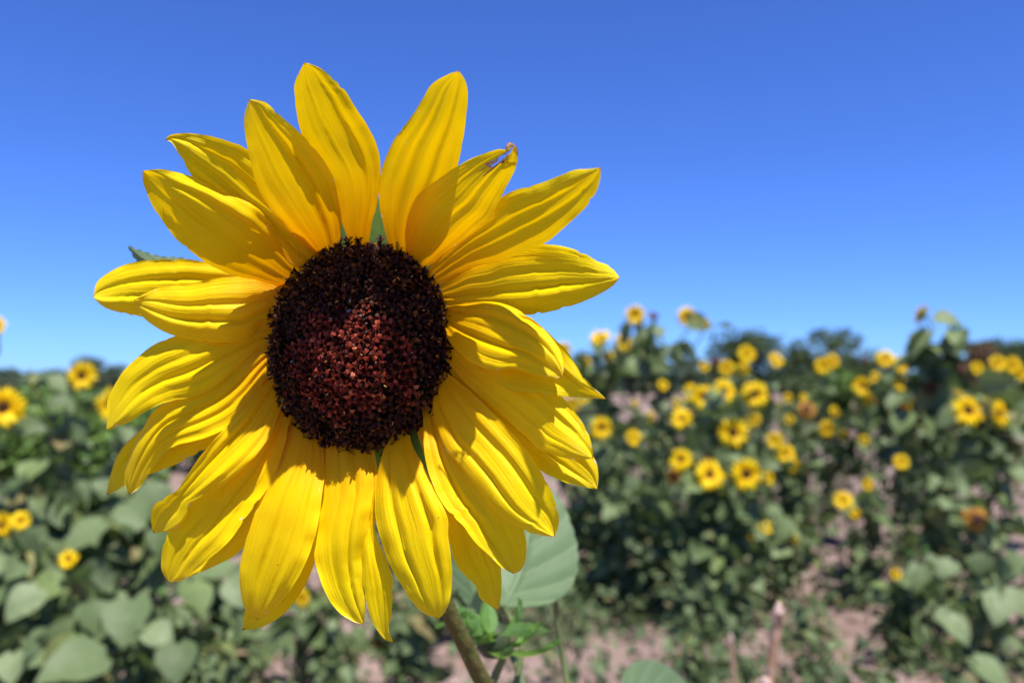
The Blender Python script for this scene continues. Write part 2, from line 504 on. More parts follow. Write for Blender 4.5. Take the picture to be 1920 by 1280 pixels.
# each petal: edge A and edge B from tip to base in photograph pixels, layer (front = larger), rise, droop
PET = [
 # top
 dict(a=[(571,117),(556,146),(552,177),(561,237),(585,290),(625,345),(642,417),(660,462)], b=[(571,117),(602,129),(640,162),(670,207),(696,249),(711,286),(714,320),(707,380),(696,425),(690,465)], lay=0.4, up=.84, dr=.10),
 dict(a=[(467,186),(458,222),(462,267),(471,312),(486,357),(509,395),(535,425),(569,458),(605,488)], b=[(467,186),(497,192),(527,219),(565,252),(599,290),(625,331),(636,380),(640,417),(634,478)], lay=2.6, up=.84, dr=.12),
 dict(a=[(310,263),(322,268),(338,294),(359,327),(394,365),(440,410),(500,455),(590,530)], b=[(310,263),(318,254),(347,250),(394,255),(433,267),(465,282),(520,330),(570,395),(610,475)], lay=-1.0, up=.84, dr=.14),
 dict(a=[(267,320),(269,345),(285,384),(305,415),(332,450),(367,478),(402,501),(441,517),(480,525),(530,540)], b=[(267,320),(305,318),(355,329),(402,343),(445,365),(484,392),(511,419),(535,454),(556,485),(585,515)], lay=1.8, up=.84, dr=.12),
 dict(a=[(175,557),(180,532),(203,511),(238,495),(277,487),(324,485),(367,487),(441,500),(500,515),(550,530)], b=[(175,557),(191,573),(219,585),(262,593),(340,597),(440,590),(500,580),(550,560)], lay=-1.6, up=.40, dr=.10),
 dict(a=[(251,562),(273,550),(305,538),(348,534),(379,527),(414,520),(465,519),(500,525),(540,548)], b=[(251,562),(258,583),(277,603),(308,622),(348,634),(394,641),(441,643),(465,637),(492,615),(535,585)], lay=1.6, up=.46, dr=.12),
 dict(a=[(199,807),(201,775),(201,752),(211,728),(230,697),(258,670),(289,646),(328,630),(400,608),(470,600),(530,592)], b=[(199,807),(238,793),(277,769),(316,752),(355,746),(394,730),(433,701),(465,674),(490,655),(530,650)], lay=0.5, up=.46, dr=.22),
 dict(a=[(242,927),(233,905),(236,880),(246,845),(268,803),(293,765),(340,745),(400,718),(450,680),(530,625)], b=[(242,927),(262,914),(277,892),(293,869),(308,850),(332,834),(363,826),(402,814),(441,791),(473,756),(496,713),(525,680)], lay=-0.3, up=.55, dr=.38),
 dict(a=[(199,928),(207,889),(223,850),(246,822),(290,785),(350,755),(430,730),(520,690)], b=[(199,928),(219,919),(240,905),(293,885),(328,871),(371,850),(420,820),(470,775),(525,715)], lay=-2.4, up=.40, dr=.20),
 dict(a=[(287,999),(282,971),(289,947),(312,930),(332,918),(351,889),(379,850),(414,810),(449,775),(484,732),(530,690)], b=[(287,999),(316,996),(340,982),(351,965),(353,949),(379,932),(414,910),(449,885),(480,853),(508,814),(523,775),(545,720)], lay=1.2, up=.62, dr=.45),
 dict(a=[(318,1092),(303,1070),(302,1046),(306,1022),(316,996),(340,965),(380,920),(430,865),(480,810),(540,735)], b=[(318,1092),(344,1086),(370,1066),(394,1045),(433,1010),(472,955),(511,900),(535,830),(541,795),(560,750)], lay=-0.6, up=.50, dr=.30),
 dict(a=[(350,1083),(345,1050),(380,980),(440,900),(500,830),(550,770)], b=[(350,1083),(395,1064),(430,1047),(460,1022),(500,960),(540,880),(575,775)], lay=-2.6, up=.36, dr=.22),
 dict(a=[(483,1161),(468,1150),(457,1134),(450,1100),(449,1062),(457,1025),(472,980),(491,927),(514,886),(532,845),(548,800),(565,770)], b=[(483,1161),(500,1150),(517,1137),(544,1107),(566,1070),(585,1025),(596,984),(604,927),(609,886),(607,852),(605,800)], lay=1.0, up=.50, dr=.36),
 dict(a=[(454,1181),(458,1150),(475,1090),(500,1000),(550,900),(585,800)], b=[(454,1181),(484,1177),(525,1156),(559,1119),(581,1077),(592,1040),(605,960),(620,880),(625,800)], lay=-2.4, up=.38, dr=.24),
 dict(a=[(682,1170),(660,1164),(637,1149),(615,1119),(596,1074),(587,1030),(592,992),(605,945),(611,890),(612,840),(620,800)], b=[(682,1170),(685,1150),(684,1120),(683,1080),(684,1040),(692,980),(700,920),(696,860),(680,800)], lay=0.2, up=.46, dr=.34),
 dict(a=[(738,1204),(720,1196),(697,1164),(684,1115),(679,1059),(678,980),(672,900),(668,800)], b=[(738,1204),(729,1179),(735,1149),(737,1107),(735,1077),(722,1040),(706,1002),(704,950),(708,890),(701,845),(700,800)], lay=-0.8, up=.42, dr=.30),
 dict(a=[(822,1160),(795,1149),(769,1122),(746,1085),(727,1051),(714,1012),(705,972),(703,927),(710,879),(719,845),(735,815),(745,790)], b=[(822,1160),(834,1147),(844,1122),(848,1077),(844,1032),(839,1002),(840,972),(829,945),(810,905),(791,867),(772,830),(762,780)], lay=1.6, up=.52, dr=.38),
 dict(a=[(934,1145),(902,1122),(893,1100),(875,1082),(855,1058),(844,1022),(835,985),(815,920),(798,860),(785,820),(770,775)], b=[(934,1145),(938,1128),(940,1107),(939,1070),(930,1010),(905,930),(860,850),(800,765)], lay=-2.0, up=.42, dr=.25),
 dict(a=[(962,1075),(940,1062),(915,1038),(890,1015),(868,985),(843,960),(820,926),(801,879),(794,830),(793,790),(785,750)], b=[(962,1075),(975,1070),(984,1056),(988,1030),(985,1000),(965,950),(925,880),(870,800),(812,735)], lay=0.0, up=.55, dr=.34),
 dict(a=[(1040,1006),(1010,1003),(980,994),(951,980),(923,954),(895,916),(867,880),(838,845),(822,805),(812,770),(812,742),(805,705)], b=[(1040,1006),(1047,985),(1046,958),(1036,926),(1017,888),(993,851),(950,800),(890,740),(815,680)], lay=1.5, up=.56, dr=.32),
 dict(a=[(1120,917),(1087,912),(1063,905),(1040,895),(1017,883),(960,840),(900,790),(825,705)], b=[(1120,917),(1122,890),(1115,860),(1080,810),(1020,760),(930,700),(825,650)], lay=-1.2, up=.42, dr=.16),
 dict(a=[(1112,858),(1090,862),(1068,860),(1040,852),(1010,842),(993,826),(965,800),(927,766),(880,725),(848,690),(820,655)], b=[(1112,858),(1111,838),(1101,808),(1087,785),(1068,760),(1050,742),(1010,710),(950,670),(880,635),(820,620)], lay=0.9, up=.52, dr=.18),
 dict(a=[(1137,748),(1096,746),(1031,740),(998,736),(951,729),(918,705),(880,670),(820,620)], b=[(1137,748),(1106,719),(1082,687),(1063,658),(1045,640),(1017,614),(980,590),(900,575),(820,578)], lay=1.9, up=.50, dr=.20),
 dict(a=[(1054,706),(1040,708),(1003,702),(965,692),(928,694),(890,683),(862,663),(843,640),(831,612),(815,600)], b=[(1054,706),(1057,687),(1049,654),(1021,619),(993,593),(956,574),(918,565),(881,567),(848,570),(815,575)], lay=3.2, up=.58, dr=.20),
 dict(a=[(1162,520),(1145,500),(1122,491),(1091,473),(1059,462),(1012,457),(973,457),(942,463),(911,480),(872,495),(845,518),(805,545)], b=[(1162,520),(1150,536),(1130,549),(1091,566),(1052,579),(997,590),(930,585),(870,577),(810,568)], lay=1.4, up=.46, dr=.12),
 dict(a=[(1127,314),(1098,317),(1075,320),(1044,332),(1012,344),(966,356),(930,377),(880,418),(830,470),(795,515)], b=[(1127,314),(1125,338),(1114,366),(1091,397),(1052,432),(1018,457),(950,485),(880,505),(810,540)], lay=-0.6, up=.84, dr=.10),
 dict(a=[(951,283),(950,272),(957,268),(948,280),(934,280),(911,287),(872,303),(837,325),(802,350),(778,373),(764,405),(760,436),(762,467),(762,490)], b=[(951,283),(955,276),(964,273),(970,291),(968,310),(958,334),(938,373),(919,409),(901,424),(872,448),(833,475),(813,491),(785,510)], lay=1.5, up=.84, dr=.12, torn=True),
 dict(a=[(860,133),(837,141),(809,159),(790,190),(770,221),(743,256),(723,295),(712,334),(711,381),(720,428),(735,480)], b=[(860,133),(872,151),(877,178),(874,225),(866,272),(856,320),(838,370),(805,420),(775,485)], lay=0.2, up=.84, dr=.08),
]


def build_petal(i, d, parent):
    r = np.random.default_rng(100 + i)
    NS, NT = (150, 61) if d.get('torn') else (64, 31)
    A = crom(d['a'][::-1], NS)
    B = crom(d['b'][::-1], NS)
    for E, k0, sg in ((A, 0.0, -1), (B, 50.0, 1)):
        wv_ = np.array([1.5 * mnoise.noise(Vector((q * 6, k0, i * 2.3))) + 0.9 * mnoise.noise(Vector((q * 19, k0, i * 5.1))) for q in np.linspace(0, 1, NS)])
        nick = sum(-r.uniform(1.5, 4.0) * np.exp(-((np.linspace(0, 1, NS) - r.uniform(.45, .95)) / 0.012) ** 2) for _ in range(int(r.integers(0, 3))))
        nrm_ = (B - A) / (np.linalg.norm(B - A, axis=1, keepdims=True) + 1e-6) * sg
        E += nrm_ * ((wv_ + nick) * np.clip(np.linalg.norm(B - A, axis=1) / 40, 0, 1))[:, None]
    s = np.linspace(0, 1, NS)[:, None]
    t = np.linspace(-1, 1, NT)[None, :]
    P = A[:, None] * (1 - (t[..., None] + 1) / 2) + B[:, None] * ((t[..., None] + 1) / 2)
    width = np.linalg.norm(A - B, axis=1)[:, None] * PXS
    # small outline waves
    L = np.linalg.norm(np.diff((A + B) / 2, axis=0), axis=1).sum() * PXS
    h = L * (d['up'] * s - d['dr'] * s ** 2.4) + np.where(d['lay'] > 0, 1, 1) * d['lay'] * 0.0024 * smooth01(s / 0.45) - 0.0035
    cup = d.get('cup', r.uniform(0.05, 0.22))
    env = smooth01(s / 0.12) * (0.35 + 0.65 * smooth01((1.02 - s) / 0.35))
    g = r.uniform(0.18, 0.46, 2)
    depth = r.uniform(0.35, 1.15, 2)
    ph = r.uniform(0, 6.28, 4)
    # two long pleats converging to the tip and finer ribs between them
    tt = t + 0.06 * np.sin(3 * s + ph[0])
    gw = 0.055 + 0.05 * (1 - s)
    pl = -depth[0] * np.exp(-np.abs((tt - g[0]) / gw) ** 1.5) - depth[1] * np.exp(-np.abs((tt + g[1]) / gw) ** 1.5)
    pl = pl + 0.55 * np.exp(-((tt - g[0] - 0.22) / 0.16) ** 2) * (0.4 + 0.6 * s)
    rib = r.uniform(0.04, 0.24) * smooth01((1.1 - s) * 1.2)
    pl = pl + rib * np.cos(2 * math.pi * r.uniform(1.9, 2.8) * tt + ph[1]) + r.uniform(0.05, 0.12) * np.cos(2 * math.pi * 6.3 * tt + ph[2])
    pl = pl + r.uniform(-0.9, 0.9) * tt ** 3 + 0.5 * r.uniform(-1, 1) * np.sin(s * 4 + ph[3]) * tt
    h = h + env * pl * width * 0.080
    h = h - cup * width * (t ** 2) * smooth01(s / 0.2) * 0.5 * (1 if r.random() < 0.6 else -0.8)
    # slow buckles
    for a in range(NS):
        for b in range(NT):
            h[a, b] += 0.0016 * smooth01(s[a, 0] / 0.2) * mnoise.noise(Vector((t[0, b] * 1.1, s[a, 0] * 3.6, i * 7.3)))
            h[a, b] += 0.0010 * smooth01(s[a, 0] / 0.2) * abs(t[0, b]) ** 3 * mnoise.noise(Vector((t[0, b] * 1.5, s[a, 0] * 11, i * 3.1)))
    W = onplane(P[..., 0], P[..., 1], h)
    faces, keep = [], []
    dead = np.zeros((NS, NT))
    for a in range(NS - 1):
        for b in range(NT - 1):
            sa, tb = s[a, 0], t[0, b]
            if d.get('torn'):
                q = mnoise.noise(Vector((sa * 30, tb * 6, 2.0))) + 0.4 * mnoise.noise(Vector((sa * 90, tb * 20, 5.0)))
                line = abs(tb - (-0.22 + (sa - .72) * 0.6))
                if 0.74 < sa < 0.965 and line < 0.10 + 0.20 * q + (0.10 if sa > .86 else 0):
                    continue
            faces.append((a * NT + b, a * NT + b + 1, (a + 1) * NT + b + 1, (a + 1) * NT + b))
    if d.get('torn'):
        for a in range(NS):
            for b in range(NT):
                line = abs(t[0, b] - (-0.22 + (s[a, 0] - .72) * 0.6))
                q = mnoise.noise(Vector((s[a, 0] * 40, t[0, b] * 9, 8.0)))
                if 0.73 < s[a, 0] < 0.97: dead[a, b] = max(0, min(1, 1 - max(0, line - 0.14 - .12 * q) / 0.08))
                dead[a, b] = max(dead[a, b], float(smooth01((s[a, 0] - 0.93 - .02 * q) / 0.03)))
    if i == 8:
        for a in range(NS):
            if s[a, 0] > 0.6: dead[a, 0] = 0.9
    me = bpy.data.meshes.new('petal')
    me.from_pydata(W.reshape(-1, 3).tolist(), [], faces)
    uvl = me.uv_layers.new(name='uv')
    lv = np.zeros(len(me.loops), int)
    me.loops.foreach_get('vertex_index', lv)
    uvf = np.stack([np.broadcast_to((t + 1) / 2, (NS, NT)), np.broadcast_to(s, (NS, NT))], -1).reshape(-1, 2)
    uvl.data.foreach_set('uv', uvf[lv].ravel())
    at_ = me.attributes.new('dead', 'FLOAT', 'POINT')
    at_.data.foreach_set('value', dead.ravel())
    me.materials.append(M['petal'])
    me.polygons.foreach_set('use_smooth', [True] * len(faces))
    me.update()
    o = bpy.data.objects.new('petal', me)
    COL.objects.link(o)
    o.parent = parent
    return o


DRX, DRY = 0.0338, 0.0368


def dome(x, y):
    q = np.sqrt((x / DRX) ** 2 + (y / DRY) ** 2)
    h = 0.0115 * (1 - np.clip(q, 0, 1.2) ** 2.6) - 0.001
    h = h - 0.0050 * np.exp(-(((x + 0.001) / 0.006) ** 2 + ((y - 0.0105) / 0.005) ** 2))
    h = h + 0.0035 * np.exp(-(((x - 0.003) / 0.017) ** 2 + ((y + 0.006) / 0.013) ** 2))
    return h


def fpos(x, y, h):
    return C0 + np.asarray(x)[..., None] * FX + np.asarray(y)[..., None] * FY + np.asarray(h)[..., None] * FN


def build_main():
    base = (float(0.02), 0.47, gz(0.02, 0.47))
    root = empty('sunflower', base, 'large sharp yellow sunflower bloom with dark maroon centre filling the left foreground', 'sunflower')
    inv = Vector(base)

    def put(o):
        # keep world coordinates: shift mesh into the root's frame
        o.data.transform(__import__('mathutils').Matrix.Translation(-inv))
        return o
    for i, d in enumerate(PET):
        put(build_petal(i, d, root))
    # shrivelled brown scrap curling off the torn petal
    mb = MB()
    for pts, w_ in (([(940, 306), (950, 298), (961, 297), (968, 289), (966, 277), (957, 269), (951, 273), (950, 284)], 3.4),
                    ([(905, 331), (917, 322), (928, 312), (940, 303), (951, 296)], 1.5), ([(898, 322), (912, 312), (926, 306), (938, 294)], 1.0)):
        q = crom(pts, 26)
        tq = np.gradient(q, axis=0)
        nq = np.stack([-tq[:, 1], tq[:, 0]], -1) / (np.linalg.norm(tq, axis=1, keepdims=True) + 1e-9)
        u_ = np.linspace(-1, 1, 5)
        ww = w_ * (0.35 + 0.65 * np.sin(np.linspace(0.5, 2.9, 26)) + 0.18 * rng.normal(0, 1, 26))
        G = q[:, None] + nq[:, None] * (ww[:, None] * u_[None])[..., None]
        hh = 0.0375 + np.linspace(0, .0035, 26)[:, None] + 0.0006 * (1 - u_[None] ** 2)
        mb.grid(onplane(G[..., 0], G[..., 1], hh))
    put(mb.obj('dried_tip', [M['scrap']], root))
    # disc body
    mb = MB()
    rr = np.concatenate([np.linspace(0, 1.0, 22), [1.03, 1.02, 0.9, 0.6]])
    th = np.linspace(0, 2 * math.pi, 64, endpoint=False)
    R_, T_ = np.meshgrid(rr, th, indexing='ij')
    X = R_ * np.cos(T_) * DRX
    Y = R_ * np.sin(T_) * DRY
    H = dome(X, Y) - 0.0012
    for k, hh in zip(range(22, 26), (-0.003, -0.007, -0.011, -0.014)):
        H[k] = hh
    mb.grid(fpos(X, Y, H), closed=True)
    disc = put(mb.obj('disc', [M['disc']], root))
    # florets
    mb = MB()
    N = 560
    k = np.arange(N) + 0.5
    rad = np.sqrt(k / N)
    ang = k * 2.399963
    fx = rad * np.cos(ang) * DRX * 1.01 + rng.normal(0, 0.00025, N)
    fy = rad * np.sin(ang) * DRY * 1.01 + rng.normal(0, 0.00025, N)
    e = 2e-4
    for j in range(N):
        x, y, q = fx[j], fy[j], rad[j]
        h = float(dome(x, y))
        gx = (float(dome(x + e, y)) - h) / e
        gy = (float(dome(x, y + e)) - h) / e
        out = np.array([x, y, 0]) / max(1e-6, math.hypot(x, y))
        nl = unit(np.array([-gx, -gy, 1.0]) + out * (0.25 * q) + rng.normal(0, 0.10, 3))
        if q > 0.93: nl = unit(nl + out * 0.8)
        nW = nl[0] * FX + nl[1] * FY + nl[2] * FN
        aW = unit(np.cross(nW, FX + 0.3 * FY))
        bW = np.cross(nW, aW)
        hole = math.exp(-(((x + 0.001) / 0.0055) ** 2 + ((y - 0.0105) / 0.0045) ** 2))
        red = (math.hypot((x - 0.002) / 0.0200, (y + 0.006) / 0.0180) + rng.normal(0, 0.12) + 0.35 * mnoise.noise(Vector((x * 160, y * 160, 1)))) < 1.0
        ht = (0.0024 + rng.uniform(0, 0.0014) + 0.0018 * mnoise.noise(Vector((x * 210, y * 210, 4)))) * (1 - 0.6 * hole)
        P0 = fpos(x, y, h - 0.002)
        top = P0 + nW * (ht + 0.001)
        opn = rng.uniform(0.55, 1.0)
        R0, R1 = 0.00055, 0.0009
        nl5 = 5
        a0 = rng.uniform(0, 6.28)
        # corolla tube
        an = a0 + np.arange(5) * 2 * math.pi / 5
        ring = lambda r_, hh: P0 + nW * hh + r_ * (np.cos(an)[:, None] * aW + np.sin(an)[:, None] * bW)
        rings = np.array([ring(R0, 0), ring(R1, ht)])
        mi = 1 if red else 0
        mb.grid(rings, mi, closed=True)
        # lobes
        for u in an:
            if rng.random() < 0.1: continue
            dv = math.cos(u) * aW + math.sin(u) * bW
            sv = -math.sin(u) * aW + math.cos(u) * bW
            ln = 0.00235 * rng.uniform(0.75, 1.25)
            b_ = top - nW * 0.001 + dv * R1 * 0.9
            mid = b_ + dv * ln * 0.5 * opn + nW * ln * 0.40
            tip = b_ + dv * ln * 1.05 * opn + nW * ln * rng.uniform(0.1, 0.6)
            wv = 0.00078
            mb.add([b_ - sv * wv, b_ + sv * wv, mid + sv * wv * 0.95, mid - sv * wv * 0.95, tip, (mid + b_) / 2 + nW * 0.00022],
                   [(0, 1, 5), (1, 2, 5), (2, 3, 5), (3, 0, 5), (3, 2, 4)], mi)
        # anther column / style
        if rng.random() < 0.75 and hole < 0.5:
            tl = rng.uniform(0.0010, 0.0022)
            p0 = top - nW * 0.0012
            mb.tube([p0, p0 + nW * tl, p0 + nW * (tl * 1.45) + rng.normal(0, 0.00018, 3)], [0.00042, 0.0004, 0.00012], 5, 2, cap=False)
        edge = q > 0.72 and y > -0.015
        if rng.random() < (0.60 if edge else 0.14):
            p0 = top + nW * 0.0002
            sd = unit(rng.normal(0, 1, 3) + nW * 0.2)
            tt = np.linspace(0, 1, 5)[:, None]
            mb.tube(p0 + nW * 0.0011 * np.sin(tt * 2.2) + sd * 0.0011 * tt ** 1.5, [0.00016, 0.00019, 0.0002, 0.00018, 0.0001], 4, 3, cap=False)
        if rng.random() < 0.012:
            p0 = top + nW * 0.0003
            mb.add([p0, p0 + aW * 0.0006, p0 + aW * 0.0008 + nW * 0.0011, p0 + nW * 0.0013 - bW * 0.0004], [(0, 1, 2, 3)], 4)
    # two larger pale withered scraps beside the hollow in the middle
    for (x, y, a, l) in ((0.0025, 0.0142, 1.3, 0.0024), (0.0002, 0.0112, 0.5, 0.0024), (-0.004, 0.0085, 2.6, 0.0017)):
        p0 = fpos(x, y, float(dome(x, y)) + 0.0030)
        dv = math.cos(a) * FX + math.sin(a) * FY
        sv = -math.sin(a) * FX + math.cos(a) * FY
        mb.add([p0, p0 + dv * l * .5 + sv * l * .22 + FN * l * .2, p0 + dv * l, p0 + dv * l * .5 - sv * l * .2 + FN * l * .3], [(0, 1, 2, 3)], 4)
    fl = put(mb.obj('florets', [M['floret'], M['floret_red'], M['anther'], M['pollen'], M['chaff']], disc, smooth=False))
    tag(fl, kind='stuff')
    # involucral bracts behind the rays
    nb = 31
    for i in range(nb):
        a = 2 * math.pi * i / nb + rng.uniform(-0.1, 0.1)
        ln = rng.uniform(0.026, 0.036)
        wd = rng.uniform(0.0085, 0.0115)
        s = np.linspace(0, 1, 12)[:, None]
        t = np.linspace(-1, 1, 7)[None]
        r0 = 0.78
        wdt = wd * (1 - s ** 1.6) * (0.75 + 0.6 * s)
        radx = r0 + s * 0
        cx = math.cos(a)
        cy = math.sin(a)
        X = cx * (DRX * 0.80 + ln * s) - cy * wdt * t
        Y = cy * (DRY * 0.80 + ln * s) + cx * wdt * t
        H = -0.0075 + 0.002 * s ** 2 - 0.003 * (t ** 2) * (1 - s) + 0 * t * s
        mb = MB()
        mb.grid(fpos(X, Y, H))
        put(mb.obj('bract', [M['bract']], root))
    # stem: from behind the disc, bending down to the right
    mb = MB()
    pts = np.array([C0 - FN * 0.010, C0 - FN * 0.030 + [0, 0, -0.002], at(745, 760, 0.352), at(775, 930, 0.368), at(822, 1100, 0.378), at(868, 1200, 0.388), at(905, 1280, 0.398),
                    at(960, 1400, 0.41), [0.012, 0.435, 0.80], [0.02, 0.46, 0.45], [0.02, 0.47, 0.15], [0.02, 0.47, gz(0.02, 0.47) - 0.03]])
    pp = crom(pts, 70)
    L = np.linspace(0, 1, 70)
    rad = np.interp(L, [0, 0.02, 0.04, 0.1, 0.5, 1], [0.016, 0.009, 0.0052, 0.0039, 0.0050, 0.010])
    mb.tube(pp, rad, 14)
    # bristly hairs
    for j in range(900):
        u = rng.uniform(0.03, 0.45)
        kk = u * 69
        i0 = int(kk)
        p = pp[i0] + (pp[i0 + 1] - pp[i0]) * (kk - i0)
        d = pp[i0 + 1] - pp[i0]
        v = unit(np.cross(unit(d), rng.normal(0, 1, 3)))
        rr_ = np.interp(u, L, rad)
        q0 = p + v * rr_ * 0.97
        q1 = q0 + v * rng.uniform(0.0008, 0.0017) + rng.normal(0, 0.0003, 3)
        sd = unit(np.cross(v, d)) * 0.00007
        mb.add([q0 - sd, q0 + sd, q1], [(0, 1, 2)], 1)
    put(mb.obj('stem', [M['main_stem'], M['hair']], root))

    def traced_leaf(name, a, b, ya, yb, material, ridge=0.02, seed=0, veins=6):
        """leaf from two edges base..tip, depth from ya (base) to yb (tip)"""
        A = crom(a, 90)
        B = crom(b, 90)
        s = np.linspace(0, 1, 90)[:, None]
        t = np.linspace(-1, 1, 61)[None]
        P = A[:, None] * (1 - (t[..., None] + 1) / 2) + B[:, None] * ((t[..., None] + 1) / 2)
        wdt = np.linalg.norm(A - B, axis=1)[:, None] * ya / F
        y = ya + (yb - ya) * s + ridge * wdt * (np.abs(t) * 1.6 - np.abs(np.cos(t * 1.2)) * 0.2) * 4
        y = y + 0.012 * wdt * np.cos((s * veins - np.abs(t) * 1.6) * 2 * math.pi) * (1 - np.exp(-(np.abs(t) / 0.15) ** 2)) * 0.45
        y = y - 0.03 * wdt * np.exp(-(t / 0.05) ** 2)
        # toothed rim
        dv_ = (B - A) / (np.linalg.norm(B - A, axis=1, keepdims=True) + 1e-6)
        P = P + dv_[:, None] * ((np.abs(t) ** 8) * np.sign(t) * (np.abs(np.sin(s * 44)) - .5) * 3.0)[..., None]
        mb = MB()
        mb.grid(at(P[..., 0], P[..., 1], y))
        o = put(mb.obj(name, [material], root))
        vn = np.maximum(np.exp(-(t / 0.035) ** 2) + 0 * s, 0.7 * (np.cos((s * veins - np.abs(t) * 1.6) * 2 * math.pi) > 0.93))
        o.data.attributes.new('vein', 'FLOAT', 'POINT').data.foreach_set('value', vn.ravel())
        return o

    # big leaf low at right, leaf behind it, leaf tip at upper left
    traced_leaf('leaf', [(943, 1136), (915, 1110), (888, 1060), (885, 1000), (915, 950), (965, 915), (1010, 895)],
                [(943, 1136), (990, 1137), (1030, 1130), (1062, 1110), (1081, 1075), (1083, 1030), (1072, 985), (1050, 935), (1010, 895)], 0.49, 0.565, M['near_leaf'], 0.01)
    traced_leaf('leaf', [(900, 1150), (872, 1128), (850, 1085), (835, 1020), (838, 960)], [(900, 1150), (908, 1110), (905, 1060), (880, 1000), (838, 960)], 0.56, 0.58, M['near_leaf'], 0.02)
    traced_leaf('leaf', [(420, 560), (350, 540), (290, 520), (258, 492), (239, 460)], [(420, 560), (400, 510), (350, 485), (300, 480), (262, 469), (239, 460)], 0.345, 0.335, M['near_leaf'], 0.03)
    traced_leaf('leaf', [(1172, 1330), (1165, 1280), (1180, 1248), (1215, 1236), (1255, 1250), (1300, 1290)], [(1172, 1330), (1200, 1345), (1250, 1340), (1285, 1320), (1300, 1290)], 0.60, 0.70, M['near_leaf'], 0.02)
    traced_leaf('leaf', [(905, 1190), (870, 1190), (848, 1170), (838, 1138)], [(905, 1190), (896, 1158), (870, 1138), (838, 1138)], 0.430, 0.49, M['bract'], 0.015)
    traced_leaf('leaf', [(940, 1190), (975, 1194), (1005, 1190), (1034, 1183)], [(940, 1190), (965, 1168), (1000, 1168), (1034, 1183)], 0.430, 0.49, M['bract'], 0.015)
    traced_leaf('leaf', [(918, 1190), (905, 1170), (903, 1150), (915, 1128)], [(918, 1190), (932, 1172), (930, 1148), (915, 1128)], 0.445, 0.46, M['bract'], 0.03)
    # petioles of those leaves reaching the stem
    for pts in ([at(943, 1136, .49), at(960, 1165, .485), at(978, 1215, .48), at(968, 1290, .475), at(985, 1400, .46), [0.014, 0.44, 0.78]],
                [at(1042, 1128, .52), at(1046, 1180, .52), at(1060, 1260, .52), at(1064, 1340, .51), [0.03, 0.48, 0.75], [0.018, 0.45, 0.68]],
                [at(900, 1150, .56), at(930, 1180, .55), at(958, 1230, .52), at(985, 1330, .50), [0.02, 0.45, 0.74]],
                [at(1172, 1330, .62), at(1120, 1400, .6), [0.02, 0.46, 0.70]],
                [at(420, 560, .345), at(560, 680, .352), at(700, 800, .356), at(757, 860, .362)]):
        mb = MB()
        mb.tube(crom(pts, 24), np.linspace(0.0018, 0.0028, 24), 7)
        put(mb.obj('petiole', [M['stem']], root))
    # young bud with spreading green bracts
    bp = at(925, 1200, 0.455)
    mb = MB()
    st = crom([bp + [0, 0, -0.004], at(945, 1225, .458), at(926, 1275, .46), at(922, 1350, .46), [0.016, 0.455, 0.76]], 20)
    mb.tube(st, np.linspace(0.0024, 0.0032, 20), 8)
    bs = put(mb.obj('side_stem', [M['stem']], root))
    mb = MB()
    th = np.linspace(0, 2 * math.pi, 16, endpoint=False)
    prof = [(0.001, -.009), (0.006, -.008), (0.0095, -.003), (0.0095, .002), (0.007, .007), (0.003, .0095), (0.0003, .010)]
    mb.grid(np.array([[bp + [r_ * math.cos(a), r_ * math.sin(a), z_] for a in th] for r_, z_ in prof]), closed=True)
    bud = put(mb.obj('flower_bud', [simple_mat('dark green bud', (0.03, 0.045, 0.02), 0.6, 0.3, noise=(0.06, 0.08, 0.03), nscale=200)], root))
    for j, (ax, ay, az, ln, wd) in enumerate([(1, -.1, .12, .036, .008), (-1, -.2, .35, .034, .010), (-.6, -.5, .9, .03, .009), (.1, .3, 1, .030, .008), (.6, .5, .9, .030, .007),
                                              (-.9, .4, .5, .03, .009), (.4, -.8, .3, .026, .007), (-.4, -.9, .2, .024, .007), (.8, .4, .3, .03, .007)]):
        d = unit([ax, ay, az])
        sd = unit(np.cross(d, [0, 0.3, 1]))
        nn = np.cross(sd, d)
        s = np.linspace(0, 1, 10)[:, None]
        t = np.linspace(-1, 1, 5)[None]
        ww = wd * np.sin(np.clip(s * 1.05 + 0.12, 0, 1) * math.pi) ** 0.8
        P = bp + [0, 0, -.004] + d * (ln * s + 0 * t)[..., None] + sd * (ww * t)[..., None] + nn * (0.003 * t ** 2 + 0.006 * np.sin(s * 3) * (1 if j % 2 else -1))[..., None]
        mb = MB()
        mb.grid(P)
        o = mb.obj('bract', [M['bract']], bud)
        put(o)
    return root


build_main()

# ------------------------------------------------------------------ leaf / head templates
def leaf_template(fold=0.22, droop=0.30, wide=1.0, nv=8, nu=5):
    vs = []
    for i in range(nv):
        v = i / (nv - 1)
        wv = wide * 0.46 * float(np.interp(v, [0, .1, .25, .4, .6, .8, .92, 1], [.30, .78, .98, 1.0, .80, .46, .20, 0.0]))
        for j in range(nu):
            u = -1 + 2 * j / (nu - 1)
            x = u * wv
            y = v - 0.14 * abs(u) * (1 - v) ** 3
            z = fold * abs(x) - droop * v * v + 0.02 * math.sin(v * 15 + 3 * u)
            vs.append((x, y, z))
    fs = [(i * nu + j, i * nu + j + 1, (i + 1) * nu + j + 1, (i + 1) * nu + j) for i in range(nv - 1) for j in range(nu - 1)]
    return np.array(vs), fs


LT = leaf_template()
LT_S = leaf_template(nv=4, nu=3, fold=0.3, wide=0.85)
LT_N = leaf_template(nv=4, nu=3, fold=0.25, wide=0.42)
LT_F = (np.array([(0, 0, 0), (.42, .45, .06), (0, 1, -.1), (-.42, .45, .06)], float), [(0, 1, 2, 3)])


